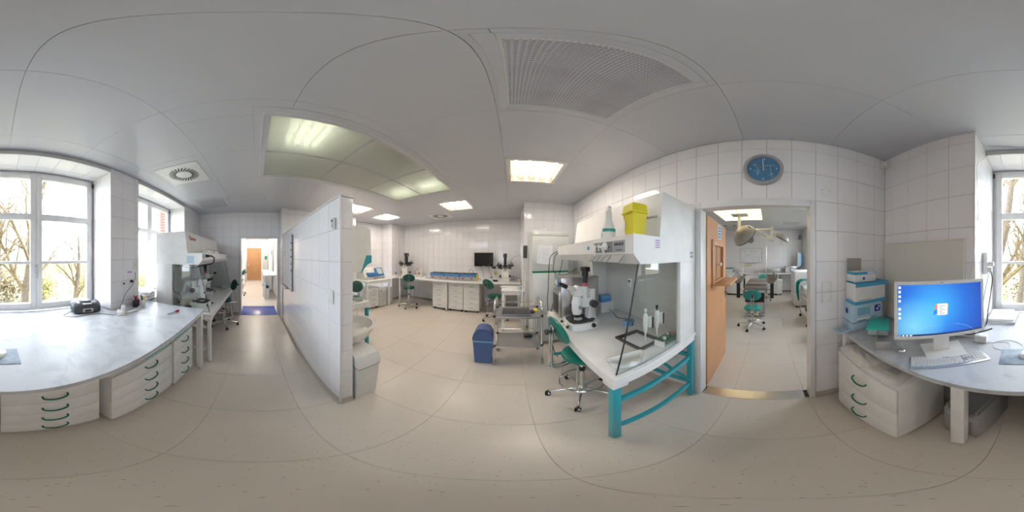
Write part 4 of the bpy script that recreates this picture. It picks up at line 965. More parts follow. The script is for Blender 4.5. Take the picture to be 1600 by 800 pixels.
# right hand bench (near end at y .63, runs away to y 2.0)
TT = .885
hood_table('white table with turquoise legs under the hood beside the surgery door', (.44, 1.985, 0), -PI/2, 1.375, .855, TT, 'teal')
h = hood('white laminar flow hood beside the surgery door', (.44, 1.965, 0), -PI/2, 1.345, TT)
L_ = 1.345
def hy(Y): return 1.965-Y      # world y to hood-local x
for k, (a, b) in enumerate(((.691, .795), (.806, .859), (.867, .919), (.927, .98), (.989, 1.04))):
    p_ = obj('control_panel', MB().box(hy(b), .129, 1.622, hy(a), .134, 1.690), 'midgrey' if k else 'greyink', h, 'grey control panel', smooth=False)
    if k in (2, 3, 4): obj('rocker_switch', MB().box(hy(b)+.008, .122, 1.632, hy(b)+.028, .130, 1.68, .003), 'white', p_)
    M = Matrix.Translation((0, .133, 1.613)) @ Matrix.Rotation(-math.atan2(.052, .058), 4, 'X')
    obj('lower_panel', MB().box(hy(b), -.003, -.068, hy(a), .002, -.012, M=M), 'midgrey', h, smooth=False)
text('brand_mark', 'HERAEUS', .021, 'ink', h, (hy(.743), .1285, 1.668), (PI/2, 0, 0), bold=.0008); obj('print_line', MB().box(hy(.76), .1275, 1.633, hy(.71), .1292, 1.637), 'ink', h); obj('print_line', MB().box(hy(.85), .1275, 1.652, hy(.83), .1292, 1.658), 'ink', h)
text('brand_mark', 'Heraeus', .032, 'ink', h, (hy(.70), .3635, 1.86), (PI/2, .0, 0))
obj('round_badge', MB().cyl((hy(1.13), .128, 1.66), (hy(1.13), .134, 1.66), .014, n=20), 'midblue', h)
obj('outlet', MB().lathe([(0, 0), (.024, 0), (.026, .012), (.018, .022), (0, .022)], 18, M=Matrix.Translation((hy(.875), .13, 1.662)) @ Matrix.Rotation(PI/2, 4, 'X')), 'white', h)
obj('outlet_key', MB().cyl((hy(.925), .11, 1.658), (hy(.865), .11, 1.658), .007, n=8).cyl((hy(.895), .11, 1.655), (hy(.895), .15, 1.57), .009, n=8).sph((hy(.895), .15, 1.575), .015, 10, 8), 'white', h)
obj('key', MB().box(hy(.985), .10, 1.60, hy(.968), .108, 1.66, .003).cyl((hy(.976), .11, 1.665), (hy(.976), .13, 1.665), .006, n=8), 'white', h)
obj('toggle', MB().box(hy(.83), .15, 1.572, hy(.79), .165, 1.598, .003), 'white', h); obj('toggle', MB().cyl((hy(.86), .135, 1.585), (hy(.86), .16, 1.58), .008), 'red', h); obj('toggle', MB().cyl((hy(.90), .135, 1.592), (hy(.90), .16, 1.585), .008), 'hgreen', h)
s_ = obj('inspection_sticker', MB().box(L_, .30, 1.64, L_+.0015, .365, 1.705), 'paper', h)
for k in range(4): obj('print_line', MB().box(L_+.0015, .31, 1.65+k*.014, L_+.002, .35, 1.655+k*.014), 'purple', s_)
for k in range(4): obj('pictogram', MB().box(L_, .755+(k % 2)*.028, 1.585+(k//2)*.03, L_+.0015, .775+(k % 2)*.028, 1.605+(k//2)*.03), 'greyink', h)
obj('cable_gland', MB().box(-.04, .15, 1.62, -.001, .25, 1.71, .01).box(-.05, .14, 1.64, -.035, .17, 1.70), 'white', h)
# on the ledge
t = thing('spray_bottle', 'white spray bottle with turquoise label standing on the hood ledge', 'bottle', (.68, 1.01, 1.718), -PI/2-.2)
obj('bottle_body', MB().lathe([(0, 0), (.047, 0), (.051, .01), (.051, .075), (.046, .10), (.031, .135), (.025, .165), (.024, .22), (0, .22)], 28), 'white', t)
obj('spray_head', MB().prism([(-.030, .215), (-.026, .222), (-.048, .238), (-.045, .252), (-.01, .262), (.018, .262), (.030, .245), (.022, .215)], -.012, .012, 'y'), 'white', t)
obj('trigger', MB().tube([(-.022, 0, .238), (-.034, 0, .222), (-.038, 0, .198)], .006, 8), 'white', t); obj('nozzle', MB().cyl((-.048, 0, .245), (-.060, 0, .245), .008), 'white', t)
a_ = MB().lathe([(.0515, .060), (.0515, .083), (.0505, .083), (.0505, .060)], 28); obj('label_band', a_, 'turq', t); obj('label_patch', MB().box(-.02, -.0535, .064, .012, -.0512, .079), 'paper', t)
for k in range(4): obj('print_line', MB().box(-.025, -.0535, .02+k*.009, .015, -.0505, .022+k*.009), 'turq', t)
t = thing('sharps_bin', 'yellow sharps bin standing on the hood ledge', 'bin', (.70, .745, 1.718), -PI/2-.15)
obj('bin_body', MB().lathe([(0, 0), (.062, 0), (.076, .15), (0, .15)], 4, M=Matrix.Rotation(PI/4, 4, 'Z')), 'yellow', t, smooth=False)
obj('lid', MB().lathe([(0, .148), (.086, .148), (.088, .158), (.080, .165), (.075, .205), (.06, .214), (0, .216)], 4, M=Matrix.Rotation(PI/4, 4, 'Z')), 'yellow', t, smooth=False)
obj('sticker', MB().box(-.045, -.0585, .05, -.025, -.0565, .105, M=Matrix.Rotation(0, 4, 'Z')), 'paper', t)
# microscopes
def stereo(label, loc, rz, s=1.0, cam_=True):
    """local: eyepieces towards -Y"""
    t = thing('stereo_microscope', label, 'microscope', loc, rz)
    P = [(-.155, -.06), (-.13, -.14), (-.06, -.165), (.06, -.165), (.13, -.14), (.155, -.06), (.145, .10), (.09, .16), (-.09, .16), (-.145, .10)]
    obj('base', MB().prism(P, 0, .060, 'z').prism([(a*.95, b*.95) for a, b in P], .060, .068, 'z'), 'ceramic', t)
    obj('stage_plate', MB().prism([(a*.80, b*.80-.008) for a, b in P], .068, .072, 'z'), 'dark', t)
    obj('stage_glass', MB().cyl((0, -.03, .072), (0, -.03, .075), .042, n=28), 'ceramic', t)
    for x in (-.07, .08): obj('base_knob', MB().cyl((x, -.16, .035), (x, -.182, .035), .014, n=12), 'dark', t)
    obj('side_knob', MB().cyl((.13, .06, .04), (.165, .06, .04), .022, n=14), 'black', t)
    obj('column_foot', MB().prism([(.06, .06), (.155, .06), (.135, .20), (.075, .19)], -.035, .035, 'x', M=Matrix.Translation((.0, 0, 0))), 'ceramic', t)
    obj('column', MB().box(-.035, .09, .07, .035, .145, .385, .006).box(-.010, .082, .20, .010, .092, .36), 'ceramic', t)
    obj('carrier_arm', MB().prism([(-.06, .205), (.10, .20), (.12, .24), (.12, .30), (-.05, .30)], -.04, .04, 'x'), 'ceramic', t)
    for sx in (-1, 1): obj('focus_knob', MB().cyl((sx*.04, .11, .235), (sx*.085, .11, .235), .038, n=20), 'dark', t)
    obj('zoom_body', MB().lathe([(0, .13), (.042, .13), (.052, .16), (.054, .27), (.046, .285), (.046, .32), (.038, .325), (0, .325)], 24, c=(0, -.04, 0)), 'ceramic', t)
    obj('objective', MB().cyl((0, -.04, .095), (0, -.04, .132), .027, n=20), 'black', t)
    obj('head', MB().prism([(-.10, .37), (-.085, .325), (.0, .325), (.02, .36), (.0, .42), (-.045, .425)], -.042, .042, 'x'), 'ceramic', t)
    for sx in (-1, 1):
        p0 = Vector((sx*.020, -.07, .385)); p1 = Vector((sx*.036, -.16, .425)); p2 = Vector((sx*.038, -.205, .445))
        e = obj('eyepiece_tube', MB().cyl(p0, p1, .026, .020, n=18), 'offwhite', t); obj('eyepiece', MB().cyl(p1, p2, .021, .018, n=18), 'black', e)
    if cam_:
        obj('camera_tube', MB().cyl((.035, .03, .30), (.035, .03, .42), .027, n=20), 'ceramic', t); obj('pink_ring', MB().cyl((.035, .03, .42), (.035, .03, .455), .0235, n=20), 'pink', t)
        obj('camera_adapter', MB().cyl((.035, .03, .455), (.035, .03, .52), .024, n=20).cyl((.035, .03, .52), (.035, .03, .565), .032, n=20), 'black', t)
        obj('camera_box', MB().box(-.01, .0, .565, .085, .06, .61, .005).cyl((-.01, .03, .59), (-.035, .03, .59), .018), 'black', t)
    obj('zoom_knob', MB().cyl((.048, -.03, .21), (.062, -.03, .21), .018, n=16), 'midgrey', t); obj('badge', MB().cyl((-.03, -.092, .22), (-.035, -.097, .22), .013), 'navy', t)
    return t
stereo('white stereo microscope with black camera on the turquoise legged table', (.655, 1.46, TT), -PI/2+.02)
t = thing('benchtop_oven', 'stainless steel benchtop incubator behind the white stereo microscope', 'incubator', (.50, 1.745, TT), -PI/2)
obj('case', MB().box(-.15, 0, .015, .15, .44, .485, .006), 'steel', t); obj('door', MB().box(-.14, -.02, .04, .14, 0, .33, .004), 'steel', t); obj('door_window', MB().box(-.10, -.024, .08, .10, -.019, .29, .003), 'dark', t)
obj('display', MB().box(-.09, -.012, .37, .05, 0, .46, .003), 'clearblue', t); obj('display_glass', MB().box(-.075, -.014, .39, .02, -.011, .445), 'lcd', t)
for k in range(3): obj('button', MB().cyl((.075+.02*k, 0, .42), (.075+.02*k, -.008, .42), .007, n=10), 'dark', t)
t = thing('lamp_power_supply', 'grey lamp power supply with blue case on top beside the hood back', 'power supply', (1.09, 1.70, TT), -PI/2); obj('case', MB().box(-.045, -.08, 0, .045, .10, .14, .006), 'grey', t)
t = thing('blue_tube_box', 'small blue box on top of the grey lamp power supply', 'box', (1.09, 1.70, TT+.14), -PI/2); obj('tray', MB().box(-.04, -.07, 0, .04, .07, .045, .004), 'blue', t); obj('lid', MB().box(-.042, -.072, .045, .042, .072, .085, .004), 'clearblue', t)
tubething('lamp_cable', 'black cable lying between the power supply and the blue box', 'cable', [(1.10, 1.62, TT+.05), (1.08, 1.52, TT+.05), (1.08, 1.42, TT+.006), (1.14, 1.34, TT+.006), (1.10, 1.28, TT+.02)], .004, 'black')
tubething('camera_cable', 'thin black cable from the microscope camera to the hood', 'cable', [(.64, 1.50, 1.475), (.60, 1.56, 1.44), (.56, 1.66, 1.40), (.50, 1.78, 1.39)], .003, 'black')
tubething('hood_cable', 'thin black cable looping from the hood end down to the steel incubator', 'cable', [(.58, 2.0, 1.64), (.55, 2.03, 1.60), (.52, 1.99, 1.50), (.50, 1.93, 1.42), (.52, 1.88, 1.38)], .005, 'black')
tubething('hood_power_cable', 'second black cable hanging from the hood outlet towards the floor', 'cable', [(.60, 2.02, 1.67), (.50, 2.06, 1.60), (.47, 2.04, 1.45), (.46, 2.03, 1.2), (.45, 2.03, .95), (.50, 2.05, .6), (.55, 2.1, .2), (.62, 2.15, .01)], .005, 'black')
q = PZ(978, 506, TT); t = thing('blue_pipette_box', 'small translucent blue box on the hood table', 'box', (1.06, 1.22, TT), .6); obj('base', MB().box(-.06, -.045, 0, .06, .045, .02, .004), 'clearblue', t); obj('lid', MB().prism([(-.06, .02), (.06, .02), (.045, .045), (-.045, .045)], -.04, .04, 'y'), 'clearblue', t); obj('dial', MB().cyl((-.035, -.046, .014), (-.035, -.055, .014), .012), 'navy', t)
t = thing('shallow_tray', 'shallow black tray holding a white paper towel on the hood table', 'tray', (.882, .902, TT), .0)
mb = MB().box(-.117, -.142, 0, .117, .142, .004)
for q in minus([(-.117, -.142, .117, .142)], [(-.095, -.12, .095, .12)]): mb.box(q[0], q[1], .004, q[2], q[3], .018)
obj('tray', mb, 'dark', t, smooth=False)
t = tag(obj('paper_towel', lumpy(.17, .21, .010, .0015, 5), 'paper', loc=(.88, .90, TT+.005)), 'white folded paper towel lying in the black tray', 'paper towel')
# kidney dish
t = thing('kidney_dish', 'white kidney shaped dish near the hood glass', 'dish', (.61, .712, TT), -.14)
def kidney(s, n=36):
    out = []
    for i in range(n):
        a = 2*PI*i/n; x = .125*s*math.cos(a); y = .055*s*math.sin(a); y += (.030*(x/.125)**2) - .012; out.append((x, y))
    return out
mb = MB(); rings = [[mb.bm.verts.new((x, y, z)) for x, y in kidney(s_)] for s_, z in ((.84, 0), (1, .044), (1.03, .046), (.975, .044), (.80, .004))]
for A, B in zip(rings, rings[1:]):
    for i in range(36): mb.bm.faces.new((A[i], A[(i+1) % 36], B[(i+1) % 36], B[i]))
mb.bm.faces.new(rings[0][::-1]); mb.bm.faces.new(rings[-1]); obj('dish', mb, 'ceramic', t)
# pipettes hung inside the end glass
for k, (x, zt_) in enumerate(((.737, 1.262), (.85, 1.258))):
    t = thing('pipette', ['white pipette hanging inside the hood glass, nearer the dish', 'white pipette with black top hanging inside the hood glass'][k], 'pipette', (x, .690, zt_-.235), 0)
    obj('barrel', MB().lathe([(0, 0), (.003, 0), (.006, .06), (.012, .075), (.014, .11), (.016, .12), (.016, .19), (.010, .20), (0, .20)], 14), 'white', t)
    obj('plunger', MB().cyl((0, 0, .20), (0, 0, .225), .006).cyl((0, 0, .222), (0, 0, .235), .010), 'black' if k else 'white', t)
    obj('finger_rest', MB().box(-.004, -.01, .165, .045, .006, .175, .002), 'white', t)
    obj('holder', MB().box(.030, -.018, .09, .052, .008, .175, .003), 'white', t); obj('magnet_strip', MB().box(.040, -.022, .085, .056, -.016, .170, .002), 'black', t)
# green tube rack
t = thing('tube_rack', 'pale green test tube rack by the end glass', 'rack', (.995, .705, TT), 0)
obj('base_plate', MB().box(-.10, -.045, 0, .10, .045, .008, .002), 'tint', t)
for x in (-.10, .094): obj('end_plate', MB().box(x, -.045, .008, x+.006, .045, .06, .002), 'paper', t)
mb = MB()
for z in (.032, .055):
    for k in range(4): mb.box(-.094, -.045+k*.0275, z, .094, -.038+k*.0275, z+.004)
    for k in range(9): mb.box(-.094+k*.0225, -.045, z, -.088+k*.0225, .045, z+.004)
obj('grid', mb, 'hgreen', t)
for k, (x, y, m_) in enumerate(((-.05, -.01, 'white'), (.03, .02, 'offwhite'), (.06, .0, 'red'))):
    t2 = thing('capped_tube', ['tube with round white cap in the green rack', 'tube with cream cap in the green rack', 'tube with red cap in the green rack'][k], 'test tube', (.995+x, .705+y, TT+.008)); obj('tube', MB().cyl((0, 0, 0), (0, 0, .055), .008), 'tint', t2); obj('cap', MB().sph((0, 0, .062), .014 if k == 0 else .010, 12, 8), m_, t2)
q = PXw(984, 442, 1.255); t = thing('digital_thermometer', 'small white digital thermometer on the hood back panel', 'thermometer', (1.262, q.y, q.z), -PI/2)
obj('case', MB().box(-.03, -.015, -.05, .03, 0, .05, .008), 'white', t); obj('lcd', MB().box(-.018, -.017, .01, .018, -.014, .032), 'navy', t)

# ------------------------------------------------------------------ left hood bench (white), runs along the window wall
T2 = .81
hood_table('white table under the left hood near the second window', (-2.01, -.57, 0), PI, 2.15, .90, T2, 'whitep')
h2 = hood('white laminar flow hood in front of the second window', (-2.08, -.58, 0), PI, 1.86, T2, D=.88)
text('brand_mark', 'Thermo', .085, 'redink', h2, (.24, .372, 1.865), (PI/2, 0, 0), bold=.001)
s_ = obj('inspection_sticker', MB().box(-.002, .25, 1.50, 0, .36, 1.60), 'ltblue', h2, 'pale lilac sticker')
obj('power_inlet', MB().box(.04, .115, 1.565, .11, .134, 1.625, .003), 'grey', h2); obj('power_inlet', MB().box(1.72, .115, 1.56, 1.80, .134, 1.62, .003), 'grey', h2)
obj('power_plug', MB().box(.10, .07, 1.58, .15, .12, 1.62, .004).cyl((.125, .08, 1.60), (.18, .05, 1.60), .012), 'black', h2)
obj('power_cord', MB().tube(smoothpath([(.17, .055, 1.60), (.24, .03, 1.57), (.22, .04, 1.50), (.10, .12, 1.475), (.0, .18, 1.46), (-.012, .19, 1.46)], 6), .010, 8), 'black', h2)
tubething('hood_wiring', 'black cable hanging behind the side glass of the left hood', 'cable', [(-2.11, -1.20, 1.44), (-2.16, -1.19, 1.30), (-2.12, -1.18, 1.15), (-2.15, -1.17, 1.05), (-2.22, -1.12, 1.0), (-2.24, -1.10, .90)], .005, 'black')
tubething('hood_top_wiring', 'thin red and black cable slung under the left hood', 'cable', [(-2.13, -1.15, 1.46), (-2.25, -1.02, 1.43), (-2.3, -.92, 1.42), (-2.22, -.82, 1.44), (-2.13, -.78, 1.46)], .004, 'dark')
for k in range(4):
    t = thing('glove_box', ['nearest', 'second', 'third', 'farthest'][k]+' of the four small white boxes on the left hood ledge', 'box', (-2.42-.20*k, -.76-.01*(k % 2), 1.643), 0, 'small boxes on the left hood ledge'); obj('box_body', MB().box(-.085, -.045, 0, .085, .045, .055, .004), 'white', t); obj('opening', MB().box(-.03, -.02, .055, .03, .02, .0565), 'grey', t)
tubething('ledge_tray', 'grey wire rail along the left hood ledge', 'rail', [(-2.33, -.83, 1.645), (-2.33, -.70, 1.70), (-3.7, -.70, 1.645), (-3.7, -.83, 1.645)], .004, 'midgrey', 2)
stereo('white stereo microscope at the near end of the left hood bench', (-2.42, -.86, T2), PI-.25, cam_=False)
t = thing('light_source', 'beige light source box on the left hood bench', 'power supply', (-2.27, -1.17, T2), PI/2-.5); obj('case', MB().box(-.075, 0, .01, .075, .22, .13, .006), 'offwhite', t); obj('panel', MB().box(-.06, -.004, .03, .06, 0, .115), 'grey', t); obj('knob', MB().cyl((.03, 0, .06), (.03, -.02, .06), .014), 'dark', t); obj('display', MB().box(-.05, -.006, .07, 0, -.003, .10), 'midgrey', t)
t = thing('warm_stage_box', 'small dark control box by the left microscope base', 'controller', (-2.20, -.98, T2), 0); obj('case', MB().box(-.05, -.04, 0, .05, .04, .03, .004), 'dark', t)
stereo('second white microscope farther along the left hood bench', (-3.25, -1.02, T2), PI+.1, cam_=True)
t = thing('white_bowl', 'white plastic bowl at the far end of the left hood bench', 'bowl', (-3.85, -.75, T2)); obj('bowl', MB().lathe([(0, 0), (.06, 0), (.10, .06), (.105, .06), (.095, .058), (.055, .006), (0, .006)], 24), 'ceramic', t)
t = tag(obj('hanging_bag', MB().prism([(-.06, 0), (.06, .02), (.05, .30), (-.03, .30)], -.004, .012, 'x').prism([(-.03, -.04), (.05, .0), (.02, .05)], -.002, .010, 'x'), 'bag', loc=(-4.185, -.80, 1.16)), 'clear plastic bag hanging on the tiles beside the corridor doorway', 'plastic bag')
for k, px in enumerate((358, 366)):
    q = PXw(px, 421, -4.197); plate('wall_socket', ['left', 'right'][k]+' white wall socket beside the corridor doorway', 'socket', q, 'x+', .085, .085, sub='socket')
t = tag(obj('floor_mat', MB().box(-5.02, -.40, .0, -4.22, .56, .006, .002), 'mat_blue'), 'sticky blue floor mat just beyond the corridor doorway', 'mat')

# ------------------------------------------------------------------ partition fittings
bx0, bx1, bz0, bz1 = -3.68, -2.70, .98, 1.97
t = thing('whiteboard', 'whiteboard covered with notes on the tiled partition', 'whiteboard', ((bx0+bx1)/2, .620, (bz0+bz1)/2), 0); W, H = (bx1-bx0)/2, (bz1-bz0)/2
obj('board', MB().box(-W, -.012, -H, W, 0, H), 'paper', t)
mb = MB()
for q in minus([(-W, -H, W, H)], [(-W+.02, -H+.02, W-.02, H-.02)]): mb.box(q[0], -.020, q[1], q[2], .0, q[3], .003)
obj('frame', mb, 'silver', t)
rn = random.Random(4)
mb = MB()
for i in range(26):
    for j in range(11):
        if rn.random() < .75:
            x = -W+.06+j*.082; z = H-.06-i*.034; mb.box(x, -.0132, z, x+rn.uniform(.02, .07), -.0118, z+.006)
obj('handwriting', mb, 'greyink', t, smooth=False)['kind'] = 'stuff'
for k in range(5): obj('magnet', MB().cyl((W-.07, -.012, .35-k*.12), (W-.07, -.022, .35-k*.12), .014, n=12), 'black', t)
obj('magnet', MB().cyl((-.10, -.012, -.15), (-.10, -.022, -.15), .03, n=14), 'lcd', t, 'large pale yellow magnet'); obj('note', MB().box(-.26, -.015, .12, -.20, -.012, .26), 'ltblue', t)
obj('pen_tray', MB().box(-W+.1, -.075, -H-.02, W-.35, 0, -H-.008, .003), 'silver', t)
for k, m_ in enumerate(('ink', 'green', 'ink', 'red')):
    t = thing('board_marker', ['black marker at the far end of the whiteboard tray', 'green marker on the whiteboard tray', 'black marker beside the green one on the whiteboard tray', 'red marker at the near end of the whiteboard tray'][k], 'marker', (bx0+.2+k*.13, .575, bz0-.001)); obj('barrel', MB().cyl((-.05, 0, 0), (.04, 0, 0), .008, n=10), 'white', t); obj('cap', MB().cyl((.04, 0, 0), (.065, 0, 0), .009, n=10), m_, t)
q = PYw(523, 349, .62); t = thing('thermostat', 'small grey thermostat near the top of the partition corner', 'thermostat', (q.x, .619, q.z)); obj('case', MB().box(-.022, -.022, -.045, .022, 0, .045, .004), 'white', t); obj('front_plate', MB().box(-.018, -.026, -.040, .018, -.021, .040, .003), 'grey', t); obj('sensor_dot', MB().cyl((0, -.026, .018), (0, -.029, .018), .010), 'dark', t); obj('sensor_dot', MB().cyl((0, -.026, -.022), (0, -.028, -.022), .005), 'dark', t)
q = PYw(518, 463, .62); plate('light_switch', 'double white light switch on the partition side', 'switch', (q.x, .619, q.z), 'y-', .085, .12, .012, 'white', 'switch')
# behind the partition: basin, bin, third hood
t = thing('wash_basin', 'white round wash basin hung behind the partition', 'basin', (-1.50, .745, .83))
mb = MB(); n = 28; R_ = [(1.0, 0), (1.03, -.01), (1.0, -.03), (.86, -.13), (.55, -.17)]; inner = [(.93, 0), (.80, -.08), (.45, -.12)]
def hring(s_, z): return [mb.bm.verts.new((.30*s_*math.cos(PI*i/n), max(.0, .52*s_*math.sin(PI*i/n)**.75), z)) for i in range(n+1)]
rg = [hring(*r) for r in R_]; ri = [hring(*r) for r in inner]
seq = rg[::-1]+ri
for A, B in zip(seq, seq[1:]):
    for i in range(n):
        try: mb.bm.faces.new((A[i], A[i+1], B[i+1], B[i]))
        except ValueError: pass
try: mb.bm.faces.new(ri[-1])
except ValueError: pass
try: mb.bm.faces.new(rg[-1][::-1])
except ValueError: pass
bmesh.ops.remove_doubles(mb.bm, verts=mb.bm.verts, dist=.0005); obj('bowl', mb, 'ceramic', t)
obj('drain_pipe', MB().cyl((0, .18, -.17), (0, .18, -.35), .018).tube([(0, .18, -.35), (0, .10, -.38), (0, .0, -.36)], .016), 'chrome', t)
obj('tap', MB().tube(smoothpath([(0, .03, .0), (0, .03, .14), (0, .09, .20), (0, .17, .19), (0, .19, .14)], 5), .011), 'chrome', t)
t = thing('waste_bin', 'white bin with domed lid behind the partition end', 'bin', (-1.21, .87, 0), 0)
mb = MB().prism([(-.11, 0), (.11, 0), (.16, .50), (-.16, .50)], -.10, .12, 'y'); obj('bin_body', mb, 'white', t)
obj('green_rim', MB().box(-.165, -.108, .498, .165, .128, .512, .003), 'hgreen', t)
obj('lid', MB().prism([(-.17, .512), (.17, .512), (.165, .57), (.13, .635), (.06, .66), (-.06, .66), (-.13, .635), (-.165, .57)], -.11, .13, 'y'), 'white', t)
hood_table('white hood table with turquoise legs behind the partition', (-1.93, 1.62, 0), PI, 1.6, .86, TT, 'teal')
t = thing('safety_hood', 'white hood with curved turquoise edged end panel behind the partition', 'hood', (-1.94, 1.64, 0), PI)
obj('housing', MB().prism([(.0, 1.62), (.18, 1.385), (.88, 1.385), (.88, 2.03), (.06, 2.03), (.02, 1.98)], .03, 1.55, 'x'), 'white', t, smooth=False)
obj('end_panel', MB().prism([(-.015, 1.60), (.05, 1.52), (.175, 1.365), (.885, 1.365), (.885, 2.045), (.05, 2.045), (.0, 2.00)], 0, .03, 'x'), 'white', t)
obj('edge_trim', MB().prism([(-.022, 1.61), (-.022, 1.50), (.06, 1.47), (.12, 1.41), (.165, 1.350), (.178, 1.362), (.14, 1.46), (.11, 1.54), (.08, 1.61)], -.006, .036, 'x'), 'teal', t, smooth=False)
obj('back_panel', MB().box(.03, .86, TT+.001, 1.55, .88, 1.39), 'perfgrey', t); obj('side_glass', MB().box(.012, .05, TT+.002, .018, .85, 1.38), 'hoodglass', t, smooth=False)
t = thing('tube_rack', 'green tube rack on the table behind the partition', 'rack', (-2.12, 1.50, TT)); obj('frame', MB().box(-.10, -.05, 0, .10, .05, .008).box(-.10, -.05, .05, .10, .05, .056).box(-.10, -.05, 0, -.095, .05, .07).box(.095, -.05, 0, .10, .05, .07), 'tint', t); obj('tube_block', MB().box(-.03, -.04, .056, .06, .04, .075, .003), 'hgreen', t)
q = thing('wall_cover', 'x', 'cover'); bpy.data.objects.remove(q)
# ------------------------------------------------------------------ steel trolley, laptop, bin
t = thing('steel_trolley', 'stainless steel trolley on castors carrying the laptop', 'trolley', (.08, 2.04, 0)); TW, TD = .30, .42
for sx in (-1, 1):
    obj('side_hoop', MB().tube(smoothpath([(sx*TW, 0, .09), (sx*TW, 0, .5), (sx*TW, 0, .86), (sx*TW, .03, .95), (sx*TW, .10, .99), (sx*TW, TD/2, 1.0), (sx*TW, TD-.10, .99), (sx*TW, TD-.03, .95), (sx*TW, TD, .86), (sx*TW, TD, .5), (sx*TW, TD, .09)], 5), .0125, 10), 'chrome', t)
    for y in (0, TD):
        obj('caster', MB().cyl((sx*TW-.012, y-.01, .04), (sx*TW+.012, y-.01, .04), .040, n=16).cyl((sx*TW, y, .05), (sx*TW, y, .10), .016), 'midgrey', t)
        for z in (.34, .80): obj('shelf_bracket', MB().cyl((sx*TW, y, z-.012), (sx*TW, y, z+.016), .019, n=12), 'black', t)
for z, nm in ((.34, 'lower_shelf'), (.80, 'upper_shelf')):
    mb = MB().box(-TW+.014, -.01, z-.005, TW-.014, TD+.01, z)
    mb.box(-TW+.014, -.02, z-.028, TW-.014, -.01, z+.006, .002).box(-TW+.014, TD+.01, z-.028, TW-.014, TD+.02, z+.006, .002); obj(nm, mb, 'steel', t)
    if nm == 'upper_shelf': obj('guard_rail', MB().tube([(-TW, TD, .885), (TW, TD, .885)], .006), 'chrome', t)
    else: obj('guard_rail', MB().tube([(-TW, TD, .42), (TW, TD, .42)], .006), 'chrome', t)
t = thing('laptop', 'closed black laptop lying on the steel trolley', 'laptop', (.06, 2.20, .80)); obj('base', MB().box(-.19, -.13, .004, .19, .13, .020, .004), 'silver', t); obj('lid', MB().box(-.19, -.13, .020, .19, .13, .032, .004), 'dark', t); text('brand_mark', 'acer', .022, 'silver', t, (0, .0, .0325)); 
t = thing('computer_mouse', 'small black mouse beside the laptop on the trolley', 'mouse', (.30-.02, 2.22, .80)); obj('shell', MB().sph((0, 0, .012), (.028, .045, .016), 14, 8), 'black', t)
t = thing('note_block', 'yellow and purple note block beside the black mouse', 'notepad', (.335, 2.30, .80)); obj('pad', MB().box(-.03, -.05, 0, .025, .05, .012), 'yellow', t, smooth=False); obj('cover', MB().box(-.06, -.04, 0, -.03, .05, .010), 'purple', t, smooth=False)
t = thing('power_adapter', 'black power adapter on the lower shelf of the trolley', 'adapter', (.24, 2.34, .345)); obj('brick', MB().box(-.07, -.03, 0, .05, .03, .03, .005), 'black', t); obj('lead', MB().tube(smoothpath([(.05, 0, .015), (.10, .03, .02), (.13, .08, .0), (.14, .12, -.1), (.16, .10, -.34)], 5), .004), 'black', t)
tubething('green_cable', 'thin green cable sagging behind the trolley', 'cable', [(-.02, 2.50, .80), (.03, 2.52, .70), (.12, 2.53, .60), (.28, 2.52, .57), (.44, 2.5, .62), (.55, 2.5, .68)], .003, 'hgreen')
t = thing('swing_lid_bin', 'blue swing lid waste bin beside the steel trolley', 'bin', (-.375, 2.13, 0), .05)
mb = MB(); mb.prism([(-.105, .004), (.105, .004), (.128, .40), (-.128, .40)], -.09, .10, 'y'); obj('bin_body', mb, 'binblue', t)
obj('band', MB().box(-.134, -.105, .385, .134, .115, .410, .006), 'bluelid', t)
P = [(-.130, .41), (.130, .41), (.135, .45), (.118, .52), (.085, .575), (.04, .60), (-.04, .60), (-.085, .575), (-.118, .52), (-.135, .45)]
obj('dome', MB().prism(P, -.10, .11, 'y'), 'binblue', t)
obj('flap', MB().prism([(-.112, .445), (.112, .445), (.10, .52), (.07, .565), (-.07, .565), (-.10, .52)], -.112, -.10, 'y'), 'binblue', t)
obj('side_sticker', MB().box(.124, -.03, .25, .127, .02, .33, M=Matrix.Identity(4)), 'ltblue', t)
# small white table behind the trolley
t = thing('small_table', 'small square white table behind the steel trolley', 'table', (.015, 3.25, 0)); obj('table_top', MB().box(-.235, -.02, .87, .235, .58, .90, .004), 'white', t); obj('apron', MB().box(-.215, .0, .80, .215, .56, .87, .003), 'whitep', t)
for x in (-.195, .195):
    for y in (.02, .54): l = obj('leg', MB().box(x-.028, y-.028, .015, x+.028, y+.028, .80, .003), 'whitep', t); obj('foot', MB().cyl((x, y, 0), (x, y, .015), .02), 'rubber', l)
t = thing('cream_beaker', 'white plastic beaker on the small white table', 'beaker', (.15, 3.36, .90)); obj('beaker', MB().lathe([(0, 0), (.045, 0), (.06, .07), (.055, .07), (.04, .005), (0, .005)], 18), 'tint', t)
t = thing('keyboard', 'white keyboard on the small white table in front of the black microscope', 'keyboard', (-.06, 3.62, .90), .25); obj('case', MB().box(-.20, -.07, 0, .20, .07, .02, .004), 'white', t); obj('key_field', MB().box(-.185, -.055, .02, .185, .055, .024), 'offwhite', t)
